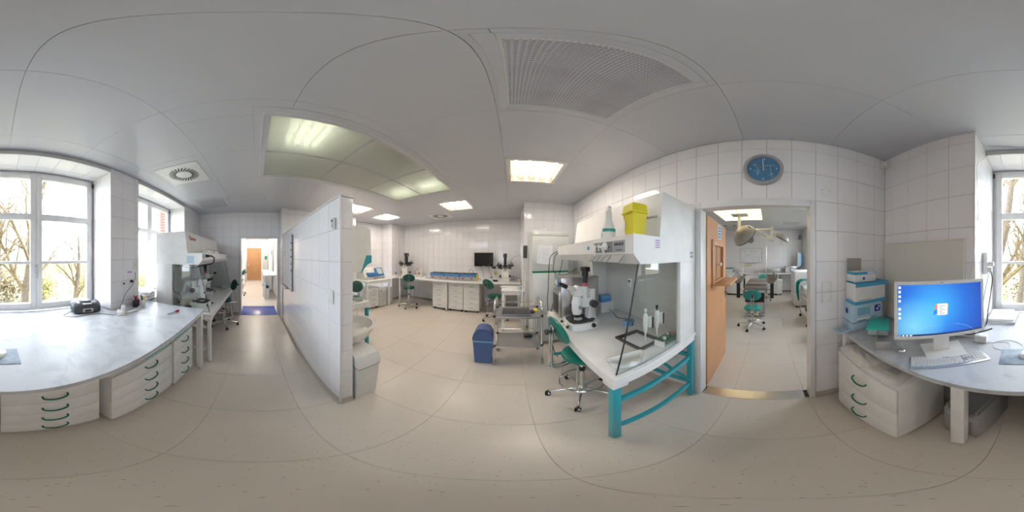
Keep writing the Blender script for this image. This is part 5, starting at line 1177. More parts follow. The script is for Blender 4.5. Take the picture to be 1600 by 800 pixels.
# fridge freezer
t = thing('fridge_freezer', 'tall white laboratory fridge freezer behind the steel trolley', 'fridge', (.325, 2.60, 0))
obj('cabinet', MB().box(0, .05, .03, .62, .68, 2.015, .008), 'fridge', t)
for z0_, z1_, l in ((.10, .70+.66-.03, None), (1.385, 2.01, None)):
    pass
dz = 1.335
obj('lower_door', MB().box(.004, -.01, .08, .616, .045, dz-.012, .008), 'fridge', t); obj('upper_door', MB().box(.004, -.01, dz+.018, .616, .045, 1.93, .008), 'fridge', t)
obj('control_fascia', MB().box(.0, -.005, 1.935, .62, .05, 2.012, .006), 'fridge', t); obj('door_gasket', MB().box(.006, .0, dz-.012, .614, .05, dz+.018), 'hgreen', t, 'dark green strip')
obj('fascia_badge', MB().box(.045, -.008, 1.955, .105, -.004, 1.985), 'paper', t); obj('handle_strip', MB().box(.020, -.022, .12, .035, -.01, dz-.05, .003).box(.020, -.022, dz+.05, .035, -.01, 1.90, .003), 'offwhite', t)
obj('fridge_badge', MB().box(.05, -.013, 1.19, .12, -.010, 1.215), 'paper', t)
for k, (x, a) in enumerate(((.185, .10), (.23, .02))):
    t = thing('fridge_note', ['printed list taped to the fridge, tilted', 'printed list taped to the fridge beside the tilted one'][k], 'paper', (.325+x, 2.588-.002*k, 1.62), 0); M = Matrix.Rotation(a, 4, 'Y'); obj('sheet', MB().box(-.10, -.001, -.15, .10, 0, .15, M=M), 'paper', t, smooth=False)
    for j in range(9): obj('print_line', MB().box(-.07, -.002, .09-j*.025, .07-(j % 3)*.03, -.001, .093-j*.025, M=M), 'greyink', t, smooth=False)
t = thing('fridge_top_box', 'small grey box lying on top of the fridge', 'box', (.52, 2.72, 2.015), .2); obj('case', MB().box(-.07, -.05, 0, .05, .05, .045, .004), 'grey', t); obj('strap', MB().box(-.16, -.02, 0, -.07, .03, .02, .004), 'grey', t)
# stand with black device
t = thing('infusion_stand', 'thin white stand holding a black device beside the fridge', 'stand', (.205, 3.13, 0), 0)
obj('pole', MB().cyl((0, 0, .03), (0, 0, 1.78), .011, n=12), 'whitep', t); obj('pole', MB().cyl((.045, 0, .03), (.045, 0, 1.30), .008, n=12), 'whitep', t)
obj('device', MB().box(-.04, -.03, 1.56, .035, .03, 1.80, .006, M=Matrix.Rotation(.03, 4, 'Y')), 'dark', t); 
for k in range(3): obj('base_leg', MB().tube([(0, 0, .05), (.09*math.cos(2.1*k+.4), .09*math.sin(2.1*k+.4), .015)], .01), 'whitep', t)
tubething('device_cable', 'thin cable arching from the black device to the microscope', 'cable', [(.19, 3.20, 1.60), (.05, 3.5, 1.58), (-.05, 3.9, 1.40), (-.08, 4.1, 1.15), (-.05, 4.2, .95)], .005, 'midgrey')
tubething('hanging_lead', 'white lead hanging down beside the fridge', 'cable', [(.22, 3.19, 1.56), (.25, 3.15, 1.3), (.29, 3.0, 1.2), (.30, 2.95, 1.1), (.28, 3.1, .7), (.26, 3.1, .3)], .005, 'white')

# ------------------------------------------------------------------ far workbench and its things
B2 = .90
t = thing('far_workbench', 'long white workbench along the far tiled wall', 'workbench', (0, 0, 0))
obj('worktop', MB().prism([(-3.86, 4.10), (.22, 4.10), (.22, 4.99), (-3.86, 4.99)], B2-.03, B2, 'z'), 'white', t, smooth=False)
for x, y in ((-3.42, 4.16), (-1.785, 4.20), (-.20, 4.16), (.16, 4.16)):
    l = obj('leg', MB().box(x-.025, y-.025, .015, x+.025, y+.025, B2-.03, .003), 'whitep', t); obj('foot', MB().cyl((x, y, 0), (x, y, .015), .02), 'rubber', l)
obj('rear_panel', MB().box(-3.0, 4.93, .30, -.3, 4.95, .86), 'white', t)
for k, (x, l) in enumerate(((-2.03, 'left white five drawer unit, apart from the pair under the far bench'), (-1.535, 'middle white five drawer unit under the blue heating blocks'), (-1.085, 'right white five drawer unit under the far bench end'))):
    pedestal(l, (x, 4.24, 0), 0, .435, .50, .835, 5, 'five drawer units under the far bench', 'bar')
t = thing('side_workbench', 'white side bench carrying the blue and white analyser', 'workbench', (0, 0, 0))
obj('worktop', MB().box(-4.33, 2.78, .865, -3.45, 3.80, .895, .003), 'white', t)
obj('corner_top', MB().box(-3.86, 3.80, .87, -3.48, 4.10, .898), 'white', t)
for x, y in ((-3.50, 2.83), (-3.50, 3.72), (-4.28, 2.83)): obj('leg', MB().box(x-.03, y-.03, .0, x+.03, y+.03, .865, .003), 'whitep', t)
obj('apron', MB().box(-3.475, 2.82, .80, -3.455, 3.76, .865), 'whitep', t)
pedestal('white four drawer unit under the side bench', (-3.56, 3.13, 0), PI/2, .42, .5, .66, 4, None, 'bar')
t = thing('cooling_unit', 'cream ventilated cooling unit under the side bench', 'cooler', (-3.56, 3.52, 0), PI/2); obj('case', MB().box(-.15, 0, .03, .15, .45, .58, .01), 'offwhite', t); obj('knob', MB().cyl((-.08, 0, .52), (-.08, -.015, .52), .014), 'dark', t)
for k in range(8): obj('vent_slot', MB().box(-.12, -.004, .10+k*.048, .12, .0, .125+k*.048), 'grey', t)
t = thing('cooling_unit', 'second cream unit behind the right leg of the side bench', 'cooler', (-3.66, 3.93, 0), PI/2); obj('case', MB().box(-.13, 0, .03, .13, .20, .56, .01), 'offwhite', t)
# analyser with blue trim
t = thing('analyser', 'cream analyser with blue tray and tilted blue screen on the side bench', 'analyser', (-3.62, 3.28, .895), PI/2)
obj('case', MB().prism([(0, 0), (.46, 0), (.46, .33), (.22, .33), (.06, .10), (0, .08)], -.38, .38, 'x'), 'offwhite', t)
obj('blue_tray', MB().box(-.28, -.04, .10, .06, .14, .21, .008), 'blue', t); obj('base_vent', MB().box(-.10, -.006, .02, .36, .0, .05), 'midgrey', t)
M = Matrix.Translation((.21, .085, .20)) @ Matrix.Rotation(-.5, 4, 'X'); obj('screen_housing', MB().box(-.15, -.03, -.14, .15, .02, .15, .01, M=M), 'blue', t); obj('screen', MB().box(-.10, -.035, -.07, .10, -.029, .12, M=M), em1('analyser_screen', (.42, .44, .34)), t, smooth=False)
# heating blocks
for k in range(3):
    t = thing('heating_block', ['left', 'middle', 'right'][k]+' of the three blue and grey heating blocks on the far bench', 'heating block', (-2.17+.475*k, 4.36, B2), 0, 'heating blocks on the far bench')
    obj('case', MB().box(-.225, 0, .01, .225, .30, .17, .006), 'grey', t); obj('blue_case_top', MB().box(-.227, -.004, .09, .227, .30, .185, .006), 'blue', t); obj('black_lid', MB().box(-.225, .01, .185, .225, .29, .20, .004), 'black', t)
    obj('front_plate', MB().box(-.21, -.007, .02, .21, -.001, .115), 'silver', t)
    for j, m_ in enumerate(('red', 'lcd', 'red')): obj('dial', MB().box(-.14+j*.13-.022, -.013, .05, -.14+j*.13+.022, -.006, .085, .003), m_, t)
    for j in (-1, 1): obj('lid_knob', MB().cyl((j*.12, .06, .20), (j*.12, .06, .225), .014, n=10), 'black', t)
tubething('block_cable', 'small black cable loop above the right heating block', 'cable', [(-1.25, 4.60, 1.10), (-1.22, 4.60, 1.20), (-1.15, 4.60, 1.20), (-1.08, 4.62, 1.08), (-1.0, 4.66, .95), (-.90, 4.70, .905)], .005, 'black')
t = thing('sharps_bin', 'small yellow sharps container beside the heating blocks', 'bin', (-1.00, 4.50, B2)); obj('body', MB().lathe([(0, 0), (.05, 0), (.055, .15), (0, .15)], 18), 'yellow', t); obj('lid', MB().cyl((0, 0, .15), (0, 0, .175), .06, n=18), 'yellow', t)
# monitor on the far wall
t = thing('wall_monitor', 'black monitor mounted on the far tiled wall', 'monitor', (-.84, 4.78, 1.495)); obj('bezel', MB().box(-.285, -.02, -.205, .285, .03, .205, .006), 'black', t); obj('screen', MB().box(-.262, -.022, -.165, .262, -.019, .185), 'screen_off', t, smooth=False); obj('wall_arm', MB().box(-.05, .03, -.05, .05, .22, .05, .004), 'dark', t); obj('brand_plate', MB().box(-.03, -.0225, -.19, .03, -.0195, -.18), 'grey', t)
for x in (-.95, -.72): tubething('monitor_lead', ['left', 'right'][x > -.9]+' thin cable hanging under the wall monitor', 'cable', [(x, 4.85, 1.30), (x+.04, 4.9, 1.15), (x+.08, 4.9, 1.0), (x+.04, 4.85, .905)], .005, 'dark')
t = thing('small_speaker', 'small white power box standing on the far bench under the monitor', 'adapter', (-.86, 4.6, B2)); obj('case', MB().box(-.025, -.03, 0, .025, .03, .13, .004), 'white', t)
t = thing('control_unit', 'white control unit on the far bench under the wall monitor', 'controller', (-.62, 4.5, B2)); obj('case', MB().box(-.10, -.08, 0, .10, .10, .05, .006), 'white', t); obj('joystick', MB().cyl((.05, -.02, .05), (.06, -.02, .11), .008).sph((.06, -.02, .12), .018, 10, 8), 'black', t)
t = thing('bench_clutter_box', 'small black controller beside the white control unit', 'controller', (-.45, 4.42, B2)); obj('case', MB().box(-.06, -.05, 0, .06, .05, .045, .006), 'black', t)
q = PYw(774, 427, 4.995); plate('wall_socket', 'yellow wall socket by the black microscope', 'socket', q, 'y-', .075, .10, .012, 'yellow', 'socket')
# inverted microscopes
def inverted(label, loc, rz, s=1.0):
    t = thing('inverted_microscope', label, 'microscope', loc, rz)
    obj('base', MB().box(-.10, -.20, .0, .10, .25, .07, .01), 'offwhite', t)
    obj('front_body', MB().prism([(-.20, .07), (-.20, .20), (-.14, .30), (-.02, .30), (.0, .07)], -.075, .075, 'x'), 'offwhite', t)
    obj('stage', MB().box(-.16, -.10, .315, .16, .14, .335, .004).box(-.20, -.04, .33, -.12, .08, .35, .003), 'black', t)
    for a in (-1, 1):
        obj('manipulator', MB().box(a*.11-.03, -.05, .34, a*.11+.03, .04, .43, .006).cyl((a*.14, -.08, .39), (a*.20, .0, .40), .022).cyl((a*.17, -.02, .36), (a*.17, -.02, .47), .014).tube([(a*.12, -.02, .42), (a*.04, -.01, .36), (0, 0, .345)], .006), 'black', t)
        obj('manipulator_knob', MB().cyl((a*.22, -.03, .41), (a*.26, -.03, .41), .024, n=14), 'grey', t); obj('focus_knob', MB().cyl((a*.10, .0, .12), (a*.145, .0, .12), .032, n=14), 'black', t)
    obj('pillar', MB().box(-.03, .16, .07, .03, .21, .60, .004), 'black', t); obj('lamp_arm', MB().box(-.035, -.02, .58, .035, .22, .63, .006).cyl((0, 0, .44), (0, 0, .58), .035, n=16).cyl((0, 0, .37), (0, 0, .44), .022), 'black', t)
    obj('lamp_house', MB().box(-.05, .14, .60, .05, .26, .70, .008), 'dark', t); obj('lamp_head', MB().box(-.045, -.05, .63, .045, .05, .70, .006), 'dark', t)
    for a in (-1, 1): e = obj('eyepiece_tube', MB().cyl((a*.028, -.16, .27), (a*.034, -.26, .37), .018), 'offwhite', t); obj('eyepiece', MB().cyl((a*.034, -.26, .37), (a*.036, -.30, .41), .021), 'black', e)
    return t
m1 = inverted('black and cream microscope with manipulators in the far left corner', (-3.43, 4.50, B2), .45); m1.scale = (1.15,)*3
m2 = inverted('black and cream microscope with manipulators to the right of the wall monitor', (-.19, 4.52, B2), .05); m2.scale = (1.1,)*3
t = thing('lab_lamp_arm', 'black lamp head on an arm between the wall monitor and microscope', 'lamp', (-.56, 4.55, 1.28), .2); obj('head', MB().lathe([(0, 0), (.03, 0), (.035, .05), (.05, .10), (0, .10)], 14, M=Matrix.Rotation(PI/2, 4, 'Y')), 'black', t); obj('arm', MB().tube([(0, .0, .0), (-.05, .10, .06), (-.12, .30, .05), (-.12, .42, .05)], .008), 'dark', t)
for x, y, l in ((-3.62, 4.22, 'white tray of leads left of the corner microscope'), (-2.92, 4.60, 'white power supply right of the corner microscope')):
    t = thing('power_supply', l, 'power supply', (x, y, B2)); obj('case', MB().box(-.10, -.09, 0, .10, .09, .055, .005), 'white', t); obj('knob', MB().cyl((-.03, .0, .055), (-.03, .0, .13), .012).sph((-.03, 0, .135), .018, 10, 8), 'black', t)
t = thing('micro_injector', 'white injector box with pink hose beside the corner microscope', 'injector', (-2.98, 4.82, B2)); obj('case', MB().box(-.06, -.06, 0, .06, .06, .26, .005), 'offwhite', t); obj('hose', MB().tube(smoothpath([(-.06, -.05, .20), (-.12, -.12, .26), (-.16, -.16, .14), (-.13, -.14, .02)], 5), .006), 'pink', t)
t = thing('steel_cup', 'small steel clamp on the far bench beside the heating blocks', 'clamp', (-2.55, 4.40, B2)); obj('body', MB().box(-.04, -.02, .0, .04, .02, .03).cyl((0, 0, .03), (.03, 0, .09), .008), 'chrome', t)
t = thing('plastic_jar', 'small white lidded jar beside the left heating block', 'jar', (-2.44, 4.34, B2)); obj('jar', MB().lathe([(0, 0), (.03, 0), (.03, .055), (0, .055)], 14), 'tint', t); obj('lid', MB().cyl((0, 0, .055), (0, 0, .07), .032, n=14), 'white', t)
rn = random.Random(12)
for k in range(5):
    x0_ = -.02+.02*k; P = [(x0_+rn.uniform(-.05, .18), 4.45+rn.uniform(-.15, .35), B2+.01+.012*(6-j)*(j % 2+.2)*2) for j in range(7)]
    tubething('loose_lead', ['highest', 'second', 'third', 'fourth', 'lowest'][k]+' of the tangled leads right of the black microscope', 'cable', P, .004, ['midgrey', 'white', 'dark', 'grey', 'white'][k])

# ------------------------------------------------------------------ surgery room
t = thing('examination_table', 'taupe examination table with leg rests in the surgery', 'examination table', (4.25, .33, 0), -PI/2)   # local +Y points down the room
obj('foot_cushion', MB().box(-.28, -.25, .74, .28, .12, .80, .02), 'taupe', t); obj('seat_cushion', MB().box(-.28, .14, .76, .28, .62, .83, .02), 'taupe', t); obj('back_cushion', MB().box(-.28, .64, .77, .28, 1.25, .84, .02), 'taupe', t)
obj('frame', MB().box(-.25, -.22, .68, .25, 1.20, .74, .01), 'chrome', t); obj('front_panel', MB().box(-.24, -.24, .42, .24, -.21, .67, .02), 'black', t)
mb = MB()
for k in range(6): mb.box(-.235, -.26+.002*k, .44+k*.035, .235, -.20, .465+k*.035, .008)
obj('bellows', mb, 'black', t); obj('base_column', MB().box(-.22, -.15, .08, .22, .55, .44, .02), 'steel', t); obj('base_foot', MB().box(-.26, -.20, .02, .26, .65, .08, .015), 'steel', t)
for sx in (-1, 1):
    M = Matrix.Translation((sx*.42, -.10, 1.02)) @ Matrix.Rotation(sx*-.45, 4, 'Y') @ Matrix.Rotation(.25, 4, 'X')
    o = obj('leg_rest', MB().prism([(-.13, .07), (-.11, .0), (.0, -.05), (.11, .0), (.13, .07), (.11, .08), (.08, .03), (0, .0), (-.08, .03), (-.11, .08)], -.22, .22, 'y', M=M), 'taupe', t)
    obj('strap', MB().box(sx*.43-.045, -.14, .50, sx*.43+.045, -.07, .98, .012), 'black', t)
    obj('leg_rest_pole', MB().tube([(sx*.42, -.05, .98), (sx*.42, -.02, .72), (sx*.30, .05, .70), (sx*.22, .05, .70)], .012), 'chrome', t)
# ceiling lamp
t = thing('surgical_lamp', 'cream surgical ceiling lamp with two domes and blue accent', 'surgical lamp', (4.36, .78, CZ))
obj('ceiling_plate', MB().box(-.17, -.24, -.03, .17, .20, -.005, .006), 'grey', t); obj('column', MB().cyl((0, 0, -.03), (0, 0, -.42), .042, n=20), 'offwhite', t)
obj('main_arm', MB().tube([(0, 0, -.40), (.05, -.35, -.43), (.0, -.88, -.43)], .030, 10), 'offwhite', t); obj('second_arm', MB().tube(smoothpath([(0, 0, -.38), (-.05, -.30, -.40), (-.05, -.50, -.47), (0, -.74, -.62), (0, -.86, -.66)], 4), .022, 10), 'offwhite', t)
obj('joint', MB().cyl((0, -.88, -.36), (0, -.88, -.74), .040, n=18).box(-.07, -.94, -.74, .07, -.74, -.62, .01), 'offwhite', t)
def dome(c, R, tilt, ax, nm):
    M = Matrix.Translation(c) @ Vector(tilt).to_track_quat('Z', 'Y').to_matrix().to_4x4()
    d = obj(nm, MB().lathe([(R, 0), (R*.99, R*.15), (R*.88, R*.42), (R*.62, R*.66), (R*.3, R*.78), (0, R*.81)], 36, M=M), 'domegrey', t); obj('dome_rim', MB().lathe([(R*.90, -.004), (R*1.01, -.004), (R*1.01, .016), (R*.90, .016)], 36, M=M), 'dark', d)
    obj('dome_glass', MB().lathe([(0, .006), (R*.94, .006), (R*.94, .010), (0, .010)], 36, M=M), 'refl', d); return d, M
d, M = dome((-.42, -.22, -.67), .30, (-.62, .50, .60), 'X', 'large_dome')
obj('blue_accent', MB().sph((0, 0, 0), (.10, .045, .10), 16, 10, M=Matrix.Rotation(-.7, 4, 'X')), 'blue', d).location = (-.50, -.36, -.50)
obj('dome_handle', MB().cyl((-.40, -.42, -.55), (-.38, -.60, -.66), .014), 'offwhite', t); obj('dome_arm', MB().tube([(-.40, -.32, -.46), (-.2, -.20, -.44), (0, -.02, -.42)], .024), 'offwhite', t)
d, M = dome((.02, -1.15, -.70), .19, (-.1, -.45, .85), 'X', 'small_dome'); obj('dome_handle', MB().cyl((.02, -1.17, -.70), (.0, -1.12, -.88), .012), 'offwhite', t); obj('dome_handle', MB().cyl((.02, -1.35, -.74), (.02, -1.42, -.77), .012), 'offwhite', t); obj('dome_arm', MB().tube([(0, -.90, -.55), (.0, -1.0, -.52), (.02, -1.12, -.54)], .018), 'offwhite', t)
# far wall of the surgery
FX = 7.095
q0, q1 = PXw(1156, 388, FX), PXw(1191, 411, FX)
t = thing('whiteboard', 'whiteboard with notes on the far wall of the surgery', 'whiteboard', (FX, (q0.y+q1.y)/2, (q0.z+q1.z)/2), -PI/2); W, H = abs(q0.y-q1.y)/2, abs(q0.z-q1.z)/2
obj('board', MB().box(-W, -.012, -H, W, 0, H), 'paper', t); mb = MB()
for q in minus([(-W, -H, W, H)], [(-W+.02, -H+.02, W-.02, H-.02)]): mb.box(q[0], -.02, q[1], q[2], 0, q[3])
obj('frame', mb, 'silver', t); mb = MB(); rn = random.Random(8)
for i in range(11):
    for j in range(9):
        if rn.random() < .6: x = -W+.06+j*W*2/9.5; z = H-.07-i*.055; mb.box(x, -.0135, z, x+rn.uniform(.03, .09), -.012, z+.010)
obj('handwriting', mb, 'greyink', t, smooth=False)['kind'] = 'stuff'; obj('pen_tray', MB().box(-.25, -.07, -H-.03, .25, 0, -H-.015), 'silver', t)
q = PXw(1173, 375, FX); t = thing('wall_clock', 'small grey rimmed round clock above the surgery whiteboard', 'clock', q, -PI/2); obj('rim', MB().lathe([(.115, 0), (.145, 0), (.145, .03), (.12, .035)], 28, M=Matrix.Rotation(PI/2, 4, 'X')), 'midgrey', t); obj('dial', MB().cyl((0, 0, 0), (0, -.012, 0), .12, n=28), 'paper', t); obj('hand', MB().box(-.008, -.016, 0, .008, -.013, .08).box(-.006, -.016, -.05, .006, -.013, 0, M=Matrix.Rotation(1.2, 4, 'Y')), 'black', t)
t = thing('far_counter', 'white counter along the far wall of the surgery', 'counter', (6.45, 0, 0), -PI/2)   # local x = -world y
obj('worktop', MB().box(-2.1, 0, .87, 1.40, .63, .90, .004), 'white', t)
for x in (-.32, .40, 1.36): obj('leg', MB().box(x-.02, .03, 0, x+.02, .07, .87, .003), 'whitep', t)
obj('rear_panel', MB().box(-2.1, .60, .1, 1.4, .62, .87), 'white', t)
pedestal('white four drawer unit under the surgery counter', (6.50, -.27, 0), -PI/2, .60, .5, .66, 4, None, 'bar')
t = thing('base_cabinet', 'white base cabinet behind the orange door in the surgery', 'cabinet', (6.40, 1.36, 0), -PI/2); obj('carcass', MB().box(-.30, .02, .06, .36, .55, .86, .004), 'white', t); obj('door', MB().box(-.298, 0, .065, .358, .019, .855, .003), 'white', t); obj('plinth', MB().box(-.28, .04, 0, .34, .5, .06), 'rubber', t)
t = thing('base_cabinet', 'white base cabinet under the surgery counter left of the drawers', 'cabinet', (6.52, .62, 0), -PI/2); obj('carcass', MB().box(-.30, .02, .06, .30, .5, .86, .004), 'white', t); obj('door', MB().box(-.298, 0, .065, .298, .019, .855, .003), 'white', t)
t = thing('drip_stand', 'tall chrome drip stand in the surgery', 'stand', (6.2, .06, 0), 0); obj('pole', MB().cyl((0, 0, .05), (0, 0, 1.98), .013, n=12), 'chrome', t); obj('hook', MB().tube([(-.0, -.10, 2.02), (0, -.08, 1.97), (0, .08, 1.97), (0, .10, 2.02)], .006), 'chrome', t)
for k in range(5): obj('base_leg', MB().tube([(0, 0, .08), (.28*math.cos(1.257*k), .28*math.sin(1.257*k), .03)], .012), 'chrome', t)
t = thing('steriliser_box', 'long grey instrument box on the surgery counter', 'box', (6.6, -.18, .90), -PI/2); obj('case', MB().box(-.32, 0, 0, .32, .30, .17, .008), 'silver', t); obj('lid', MB().box(-.33, -.01, .17, .33, .31, .21, .006), 'grey', t)
t = thing('steriliser', 'grey machine with round dial on the surgery counter', 'machine', (6.6, -.98, .90), -PI/2); obj('case', MB().box(-.28, 0, 0, .28, .30, .28, .008), 'silver', t); obj('round_door', MB().cyl((0, 0, .14), (0, -.02, .14), .09, n=24), 'midgrey', t); obj('round_door_centre', MB().cyl((0, -.02, .14), (0, -.03, .14), .05, n=24), 'white', t)
for k, x in enumerate((-.20, .20)): obj('panel', MB().box(x-.06, -.006, .05, x+.06, 0, .23), 'grey', t)
t = thing('tea_box', 'white paper towel box on the surgery counter by the orange door', 'box', (6.6, 1.10, .90), -PI/2); obj('case', MB().box(-.09, 0, 0, .09, .18, .20, .006), 'white', t); obj('slot', MB().box(-.05, -.003, .08, .05, 0, .10), 'midgrey', t)
t = thing('storage_tub', 'pale tub with green rim on the cabinet behind the orange door', 'tub', (6.55, 1.62, .90), -PI/2); obj('tub', MB().box(-.14, 0, 0, .14, .25, .18, .006), 'tint', t); obj('rim', MB().box(-.15, -.01, .17, .15, .26, .20, .004), 'hgreen', t)
t = thing('steel_bowls', 'steel kidney dish stack on the surgery counter', 'dish', (6.62, .48, .90), 0); obj('bowl', MB().lathe([(0, 0), (.08, 0), (.13, .06), (.12, .06), (.07, .01), (0, .01)], 20), 'steel', t)
for k, py in enumerate((1160, 1165, 1169, 1173)):
    q = PXw(py, 415, FX); plate('wall_socket', ['leftmost', 'second', 'third', 'rightmost'][k]+' of the four sockets below the surgery whiteboard', 'socket', q, 'x-', .085, .085, .012, ['white', 'yellow', 'yellow', 'offwhite'][k], 'socket', 'sockets below the surgery whiteboard')
q = PXw(1145, 412, FX); plate('light_switch', 'white switch on the surgery far wall beside the orange door', 'switch', q, 'x-', .10, .10, .012, 'white', 'switch')
q = Vector((7.0, -1.38, 2.42)); t = thing('wall_speaker', 'small grey speaker high in the surgery corner', 'speaker', q, -PI/2); obj('case', MB().box(-.06, -.08, -.09, .06, .08, .09, .01), 'midgrey', t)
t = thing('blue_dispenser', 'blue folder rack on the surgery window side wall', 'rack', (6.6, -1.30, 1.18), 0); obj('panel', MB().box(-.10, -.10, 0, .10, .10, .55, .006), 'ltblue', t); obj('spine', MB().box(.10-.205, -.10, .0, -.10+.002, -.05, .55, .004), 'blue', t)
t = thing('black_cable_coil', 'dark coil of tubing beside the grey machine', 'tubing', (6.45, -1.25, .90), 0); obj('coil', MB().tube([(.09*math.cos(a*.5), .09*math.sin(a*.5), .02+.012*a) for a in range(22)], .014, 8), 'black', t)
# tall drawer cabinet
t = pedestal('tall white drawer cabinet by the surgery window wall', (5.20, -.80, 0), PI, .84, .58, 1.12, 7, None, 'bar')
# white trolley with green cloth
t = thing('instrument_trolley', 'white instrument trolley on castors at the surgery door edge', 'trolley', (3.33, -.82, 0), 0)
for x in (0, .74):
    obj('side_frame', MB().tube(smoothpath([(x, 0, .08), (x, 0, .5), (x, 0, .90), (x, -.04, .97), (x, -.10, .985), (x, -.38, .985), (x, -.44, .97), (x, -.48, .90), (x, -.48, .5), (x, -.48, .08)], 4), .014, 8), 'whitep', t)
    for y in (0, -.48): obj('caster', MB().cyl((x-.015, y, .035), (x+.015, y, .035), .035, n=14).cyl((x, y, .04), (x, y, .09), .012), 'rubber', t)
for z in (.22, .62): obj('shelf', MB().box(0, -.48, z, .74, 0, z+.015, .003).box(0, -.005, z-.02, .74, .005, z+.035), 'whitep', t)
obj('drawer_box', MB().box(.02, -.47, .72, .72, -.01, .86, .005), 'white', t)
t = thing('surgical_drape', 'green surgical cloth hanging over the white instrument trolley', 'cloth', (3.90, -.80, 0), 0)
mb = MB(); G = []
for i in range(19):
    u = i/18; row = []
    for j in range(15):
        v = j/14; y = .03+.02*math.sin(u*19+v*2)+.03*v
        if v < .25: p_ = (-.06+.30*u, -.42+v*1.75, .995+.01*math.sin(u*14))
        else: vv = (v-.25)/.75; p_ = (-.06+.30*u-.05*vv*math.sin(u*3), .02+.05*math.sin(min(1, vv*3)*PI/2)+.018*math.sin(u*19+vv*3), .99-vv*(.50-.16*u))
        row.append(mb.bm.verts.new(p_))
    G.append(row)
for i in range(18):
    for j in range(14): mb.bm.faces.new((G[i][j], G[i+1][j], G[i+1][j+1], G[i][j+1]))
bmesh.ops.solidify(mb.bm, geom=mb.bm.faces[:], thickness=.006); obj('drape', mb, 'cloth', t)
t = thing('black_foot_pedal', 'black foot pedal box on the lower shelf of the instrument trolley', 'pedal', (3.80, -.95, .235), 0); obj('case', MB().box(-.08, -.06, 0, .08, .06, .07, .01), 'black', t); obj('pedal', MB().prism([(-.06, .07), (.06, .07), (.05, .10)], -.05, .05, 'y'), 'midgrey', t)
t = thing('steel_instrument', 'steel instruments lying on the white instrument trolley', 'instruments', (3.6, -.2-.6, .985), .0); bpy.data.objects.remove(t)
t = thing('instrument_tray', 'steel instrument tray with black tools on the trolley top', 'tray', (3.62, -.20-.03-.05, .86)); bpy.data.objects.remove(t)
t = thing('castor_stool', 'round stool on chrome castored base at the surgery door edge', 'stool', (2.78, -.98, 0), .3)
obj('seat', MB().lathe([(0, .44), (.16, .44), (.175, .46), (.17, .50), (0, .505)], 28), 'turq', t); obj('column', MB().cyl((0, 0, .08), (0, 0, .44), .02), 'chrome', t)
for k in range(5):
    a = 1.2566*k+1.35; c_, s_ = math.cos(a), math.sin(a); obj('base_leg', MB().tube([(0, 0, .10), (.26*c_, .26*s_, .075)], .013), 'chrome', t); obj('caster', MB().cyl((.27*c_-.012, .27*s_, .026), (.27*c_+.012, .27*s_, .026), .026, n=12).cyl((.27*c_, .27*s_, .03), (.27*c_, .27*s_, .08), .009), 'rubber', t)

# ------------------------------------------------------------------ corridor
t = thing('corridor_bench', 'white bench along the right side of the corridor', 'workbench', (0, 0, 0))
obj('worktop', MB().box(-8.2, .28, .86, -5.9, .74, .90, .004), 'white', t)
for x in (-8.15, -7.1, -5.95): obj('leg', MB().box(x-.025, .30, 0, x+.025, .35, .86, .003), 'whitep', t)
obj('drawer_body', MB().box(-8.1, .34, .08, -7.2, .72, .84), 'white', t)
t = thing('waste_bin', 'small white and blue bin standing in front of the corridor bench', 'bin', (-6.35, .36, 0)); obj('body', MB().box(-.12, -.10, 0, .12, .10, .42, .01), 'white', t); obj('bag_rim', MB().box(-.125, -.105, .42, .125, .105, .55, .02), 'ltblue', t)
t = thing('black_canister', 'small black canister under the corridor bench front', 'canister', (-6.02, .42, 0)); obj('body', MB().cyl((0, 0, 0), (0, 0, .40), .08, n=16), 'white', t); obj('cap', MB().cyl((0, 0, .40), (0, 0, .50), .05, n=16), 'black', t)
t = thing('wall_rail', 'white electrical column on the right corridor wall', 'rail', (-6.9, .745, .95)); obj('column', MB().box(-.06, -.08, 0, .06, 0, 1.25, .006), 'grey', t); obj('socket', MB().box(-.04, -.10, .70, .04, -.08, .9), 'dark', t)
t = thing('grey_cabinet', 'pale grey electrical cabinet on the corridor end wall', 'cabinet', (-10.195, .56, 1.30), PI/2); obj('case', MB().box(-.17, -.12, -.75, .17, 0, .55, .005), 'grey', t); obj('door', MB().box(-.16, -.125, -.74, .16, -.12, .54), 'grey', t); obj('green_sign', MB().box(-.02, -.13, .08, .12, -.125, .30), 'hgreen', t)
for k in range(3):
    t = thing('poster', ['upper', 'middle', 'lower'][k]+' green and white poster on the left corridor wall', 'poster', (-7.85, -.617, 1.95-.30*k), PI, 'posters on the left corridor wall'); obj('sheet', MB().box(-.30, -.002, -.14, .30, 0, .14), 'paper', t, smooth=False)
    for j in range(4): obj('printed_patch', MB().box(-.25+.13*j, -.003, -.08+.03*(j % 2), -.17+.13*j, -.002, .02+.03*(j % 2)), 'turq' if (k+j) % 2 else 'greyink', t, smooth=False)
# corridor fill: unseen glowing strips added only to brighten the corridor
t = thing('corridor_fill_light', 'added fill strip brightening the corridor from its unseen ceiling', 'ceiling light', (-6.6, .0, CZ)); obj('housing', MB().box(-.6, -.10, -.05, .6, .10, 0, .005), 'white', t); obj('diffuser', MB().box(-.58, -.09, -.065, .58, .09, -.05), 'tube', t)

t = thing('corridor_fill_light', 'added fill strip brightening the corridor end near the brown door', 'ceiling light', (-9.0, .0, CZ)); obj('housing', MB().box(-.6, -.10, -.05, .6, .10, 0, .005), 'white', t); obj('diffuser', MB().box(-.58, -.09, -.065, .58, .09, -.05), 'tube', t)  # second added strip, lifts the dim far end
